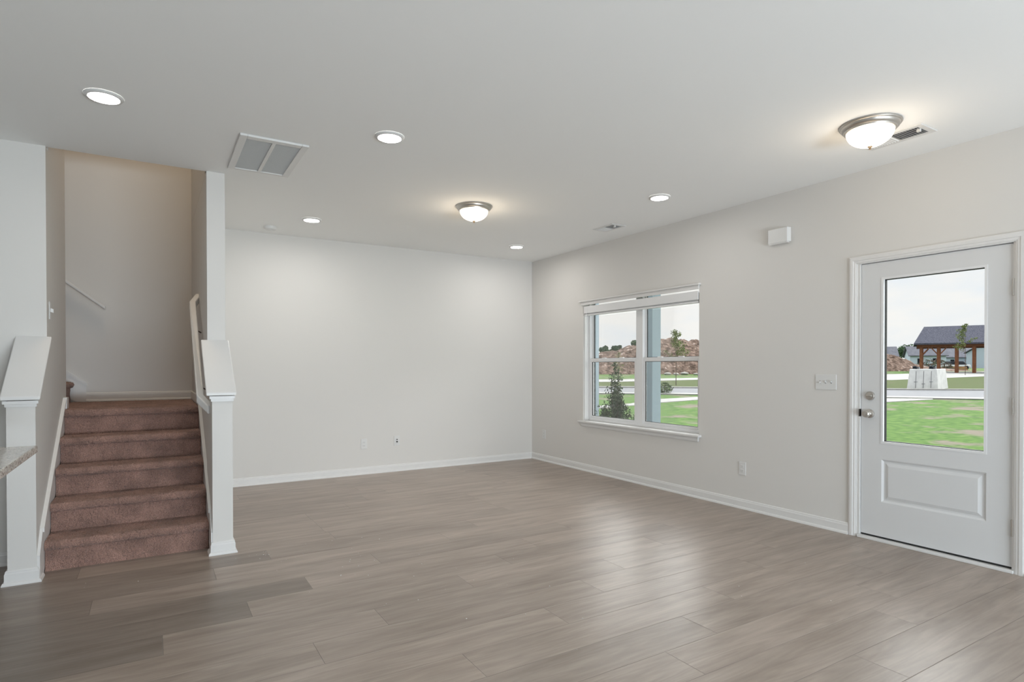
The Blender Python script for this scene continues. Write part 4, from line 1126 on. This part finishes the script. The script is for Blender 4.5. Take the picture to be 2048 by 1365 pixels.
# houses far beyond
def house(s, t_, w, dep, eave, ridge_, rot, label, wm):
    p = at(s, t_); t = thing('house', label, 'house', p, 'houses beyond the field')
    rotm = Matrix.Rotation(math.radians(rot), 3, 'Z')
    ex, ey = rotm @ TS, rotm @ FS
    P = lambda a, b, z: p + ex * a + ey * b + Vector((0, 0, z))
    bm = NB()
    A = [P(-w, -dep, 0), P(w, -dep, 0), P(w, dep, 0), P(-w, dep, 0)]; z = eave
    B = [P(-w, -dep, z), P(w, -dep, z), P(w, dep, z), P(-w, dep, z)]
    R0, R1 = P(-w, 0, ridge_), P(w, 0, ridge_)
    v = [bm.verts.new(q) for q in A + B + [R0, R1]]
    for f in ((0, 1, 5, 4), (2, 3, 7, 6), (1, 2, 6, 9, 5), (3, 0, 4, 8, 7), (4, 5, 9, 8), (6, 7, 8, 9)): bm.faces.new([v[i] for i in f])
    bm.faces.new([v[i] for i in (3, 2, 1, 0)])
    wa = obj('wall', bm, wm, t)
    bm = NB(); o = 0.5; k = (ridge_ - eave) / dep
    for sg in (-1, 1):
        q = [P(-w - o, sg * (dep + o), eave - k * o + 0.12), P(w + o, sg * (dep + o), eave - k * o + 0.12), P(w + o, 0, ridge_ + 0.12), P(-w - o, 0, ridge_ + 0.12)]
        prism(bm, q, (0, 0, 0), (0, 0, 0.22))
    obj('roof', bm, M['farroof'], t)
    for a in (-0.45, 0.4):
        bm = NB(); c = P(a * w, -dep - 0.03, eave * 0.55)
        pts = [c - ex * 0.55 - Vector((0, 0, 0.8)), c + ex * 0.55 - Vector((0, 0, 0.8)), c + ex * 0.55 + Vector((0, 0, 0.8)), c - ex * 0.55 + Vector((0, 0, 0.8))]
        prism(bm, pts, -ey * 0.03, ey * 0.06); obj('window', bm, M['black'], t)
house(186, 114.5, 5.2, 4.2, 3.6, 6.4, -24, 'pale house with a grey roof at the left edge of the door glass', M['siding'])
house(168, 117.5, 4.2, 3.8, 3.6, 6.0, -24, 'pale blue house beyond the dirt mound, just left of the pavilion', M['siding'])
house(190, 142, 5.5, 4.5, 3.4, 6.0, -10, 'pale house seen between the middle posts of the pavilion', M['siding'])
house(178, 145.5, 5.5, 4.2, 4.6, 6.8, 14, 'pale blue house behind the right posts of the pavilion', M['siding'])

def round_tree(s, t_, h, r, label, seed):
    p = at(s, t_); rnd = random.Random(seed)
    t = thing('broad_tree', label, 'tree', p, 'distant trees')
    st = NB(); tube(st, [p, p + Vector((0, 0, h * 0.6))], [0.35, 0.2], 8); obj('trunk', st, M['bark'], t)
    bm = NB()
    for k in range(9):
        a, b = rnd.uniform(0, 6.28), rnd.uniform(-0.5, 0.6)
        c = p + Vector((math.cos(a) * r * 0.55, math.sin(a) * r * 0.55, h - r + b * r * 0.7))
        leaf_cloud(bm, c, r * 0.55, r * 0.55, r * 0.5, 220, 0.42, rnd, 0.6)
    obj('foliage', bm, M['farleaf'], t, keep_normals=True)
round_tree(215, 144, 9.2, 3.4, 'dark round tree rising behind the houses left of the pavilion', 1)
round_tree(230, 170.5, 8.6, 3.6, 'dark tree seen between the pavilion posts above the far roofs', 2)
for k, (s_, t_, h, r, lb) in enumerate([(215, 33.2, 8.3, 1.6, 'distant green tree left of the window mound, by the brick wall'), (234, 38.6, 7.9, 1.6, 'distant green tree second from the brick wall over the mound edge'), (222, 39.4, 8.9, 1.8, 'distant green tree third from the brick wall, the tallest of the row'), (215, 45.4, 10.9, 2.2, 'distant tree top just showing over the mound beside the window mullion')]):
    round_tree(s_, t_, h, r, lb, 10 + k)
# heap of cut branches behind the pavilion
bp_ = at(78, 55.6); rnd = random.Random(77)
bpile = thing('brush_pile', 'grey-brown heap of cut branches behind the pavilion posts', 'brush pile', bp_)
bm = NB(); lf = NB()
for k in range(150):
    a = rnd.uniform(-1, 1); h0 = (1 - a * a) * 1.5
    c = bp_ + TS * a * 2.6 + FS * rnd.uniform(-0.8, 0.8) + Vector((0, 0, rnd.uniform(0.05, 1) * h0))
    d = TS * rnd.uniform(-1, 1) + FS * rnd.uniform(-0.4, 0.4) + Vector((0, 0, rnd.uniform(-0.1, 0.5)))
    tube(bm, [c - d * 0.6, c, c + d * 0.6], [0.05, 0.04, 0.015], 5)
    if k % 3 == 0: leaf_cloud(lf, c, 0.35, 0.35, 0.25, 8, 0.1, rnd)
obj('branches', bm, M['bark'], bpile); obj('leaves', lf, M['farleaf'], bpile, keep_normals=True)
# small clay heap and stacked lumber beyond the pavilion
cl = NB(); mm = at(80, 60.2)
lumber = thing('lumber_stack', 'low stack of orange-brown lumber behind the middle pavilion posts', 'lumber', mm)
for r_ in range(2):
    for k in range(3 - r_):
        b = NB(); p = at(80 + 0.32 * (k + r_ * 0.5), 60.2, gz(80) + 0.02 + 0.26 * r_)
        sweep_rect(b, [p - TS * 1.5 + Vector((0, 0, 0.13)), p + TS * 1.5 + Vector((0, 0, 0.13))], 0.28, 0.24); obj('beam', b, M['timber'], lumber)
cl.free()
# white car parked behind the pavilion
car = thing('car', 'small white car parked behind the pavilion', 'car', at(95, 71.6))
def carbox(bm, s, t0, t1, z0, z1, ins):
    lo = [at(s, t0, z0), at(s, t1, z0), at(s + 1.7, t1, z0), at(s + 1.7, t0, z0)]
    hi = [at(s + ins * .4, t0 + ins, z1), at(s + ins * .4, t1 - ins, z1), at(s + 1.7 - ins * .4, t1 - ins, z1), at(s + 1.7 - ins * .4, t0 + ins, z1)]
    A = [bm.verts.new(p) for p in lo]; B = [bm.verts.new(p) for p in hi]
    bm.faces.new(A[::-1]); bm.faces.new(B)
    for k in range(4): bm.faces.new((A[k], A[(k + 1) % 4], B[(k + 1) % 4], B[k]))
bm = NB(); carbox(bm, 95, 69.6, 74.0, 0.98, 1.55, 0.1); obj('body', bm, M['carwhite'], car, bevel=0.1)
bm = NB(); carbox(bm, 95.1, 70.5, 73.4, 1.55, 2.1, 0.5); obj('cabin', bm, M['black'], car, bevel=0.05)
for t_ in (70.5, 73.1):
    c = at(94.95, t_, 1.06); b = NB()
    lathe(b, [(0, -0.1), (0.33, -0.1), (0.33, 0.1), (0, 0.1)], (0, 0, 0), 'y', 20)
    bmesh.ops.rotate(b, cent=(0, 0, 0), matrix=Matrix.Rotation(math.atan2(-0.5196, 0.8544), 3, 'Z'), verts=b.verts); bmesh.ops.translate(b, vec=c, verts=b.verts)
    obj('wheel', b, M['black'], car)
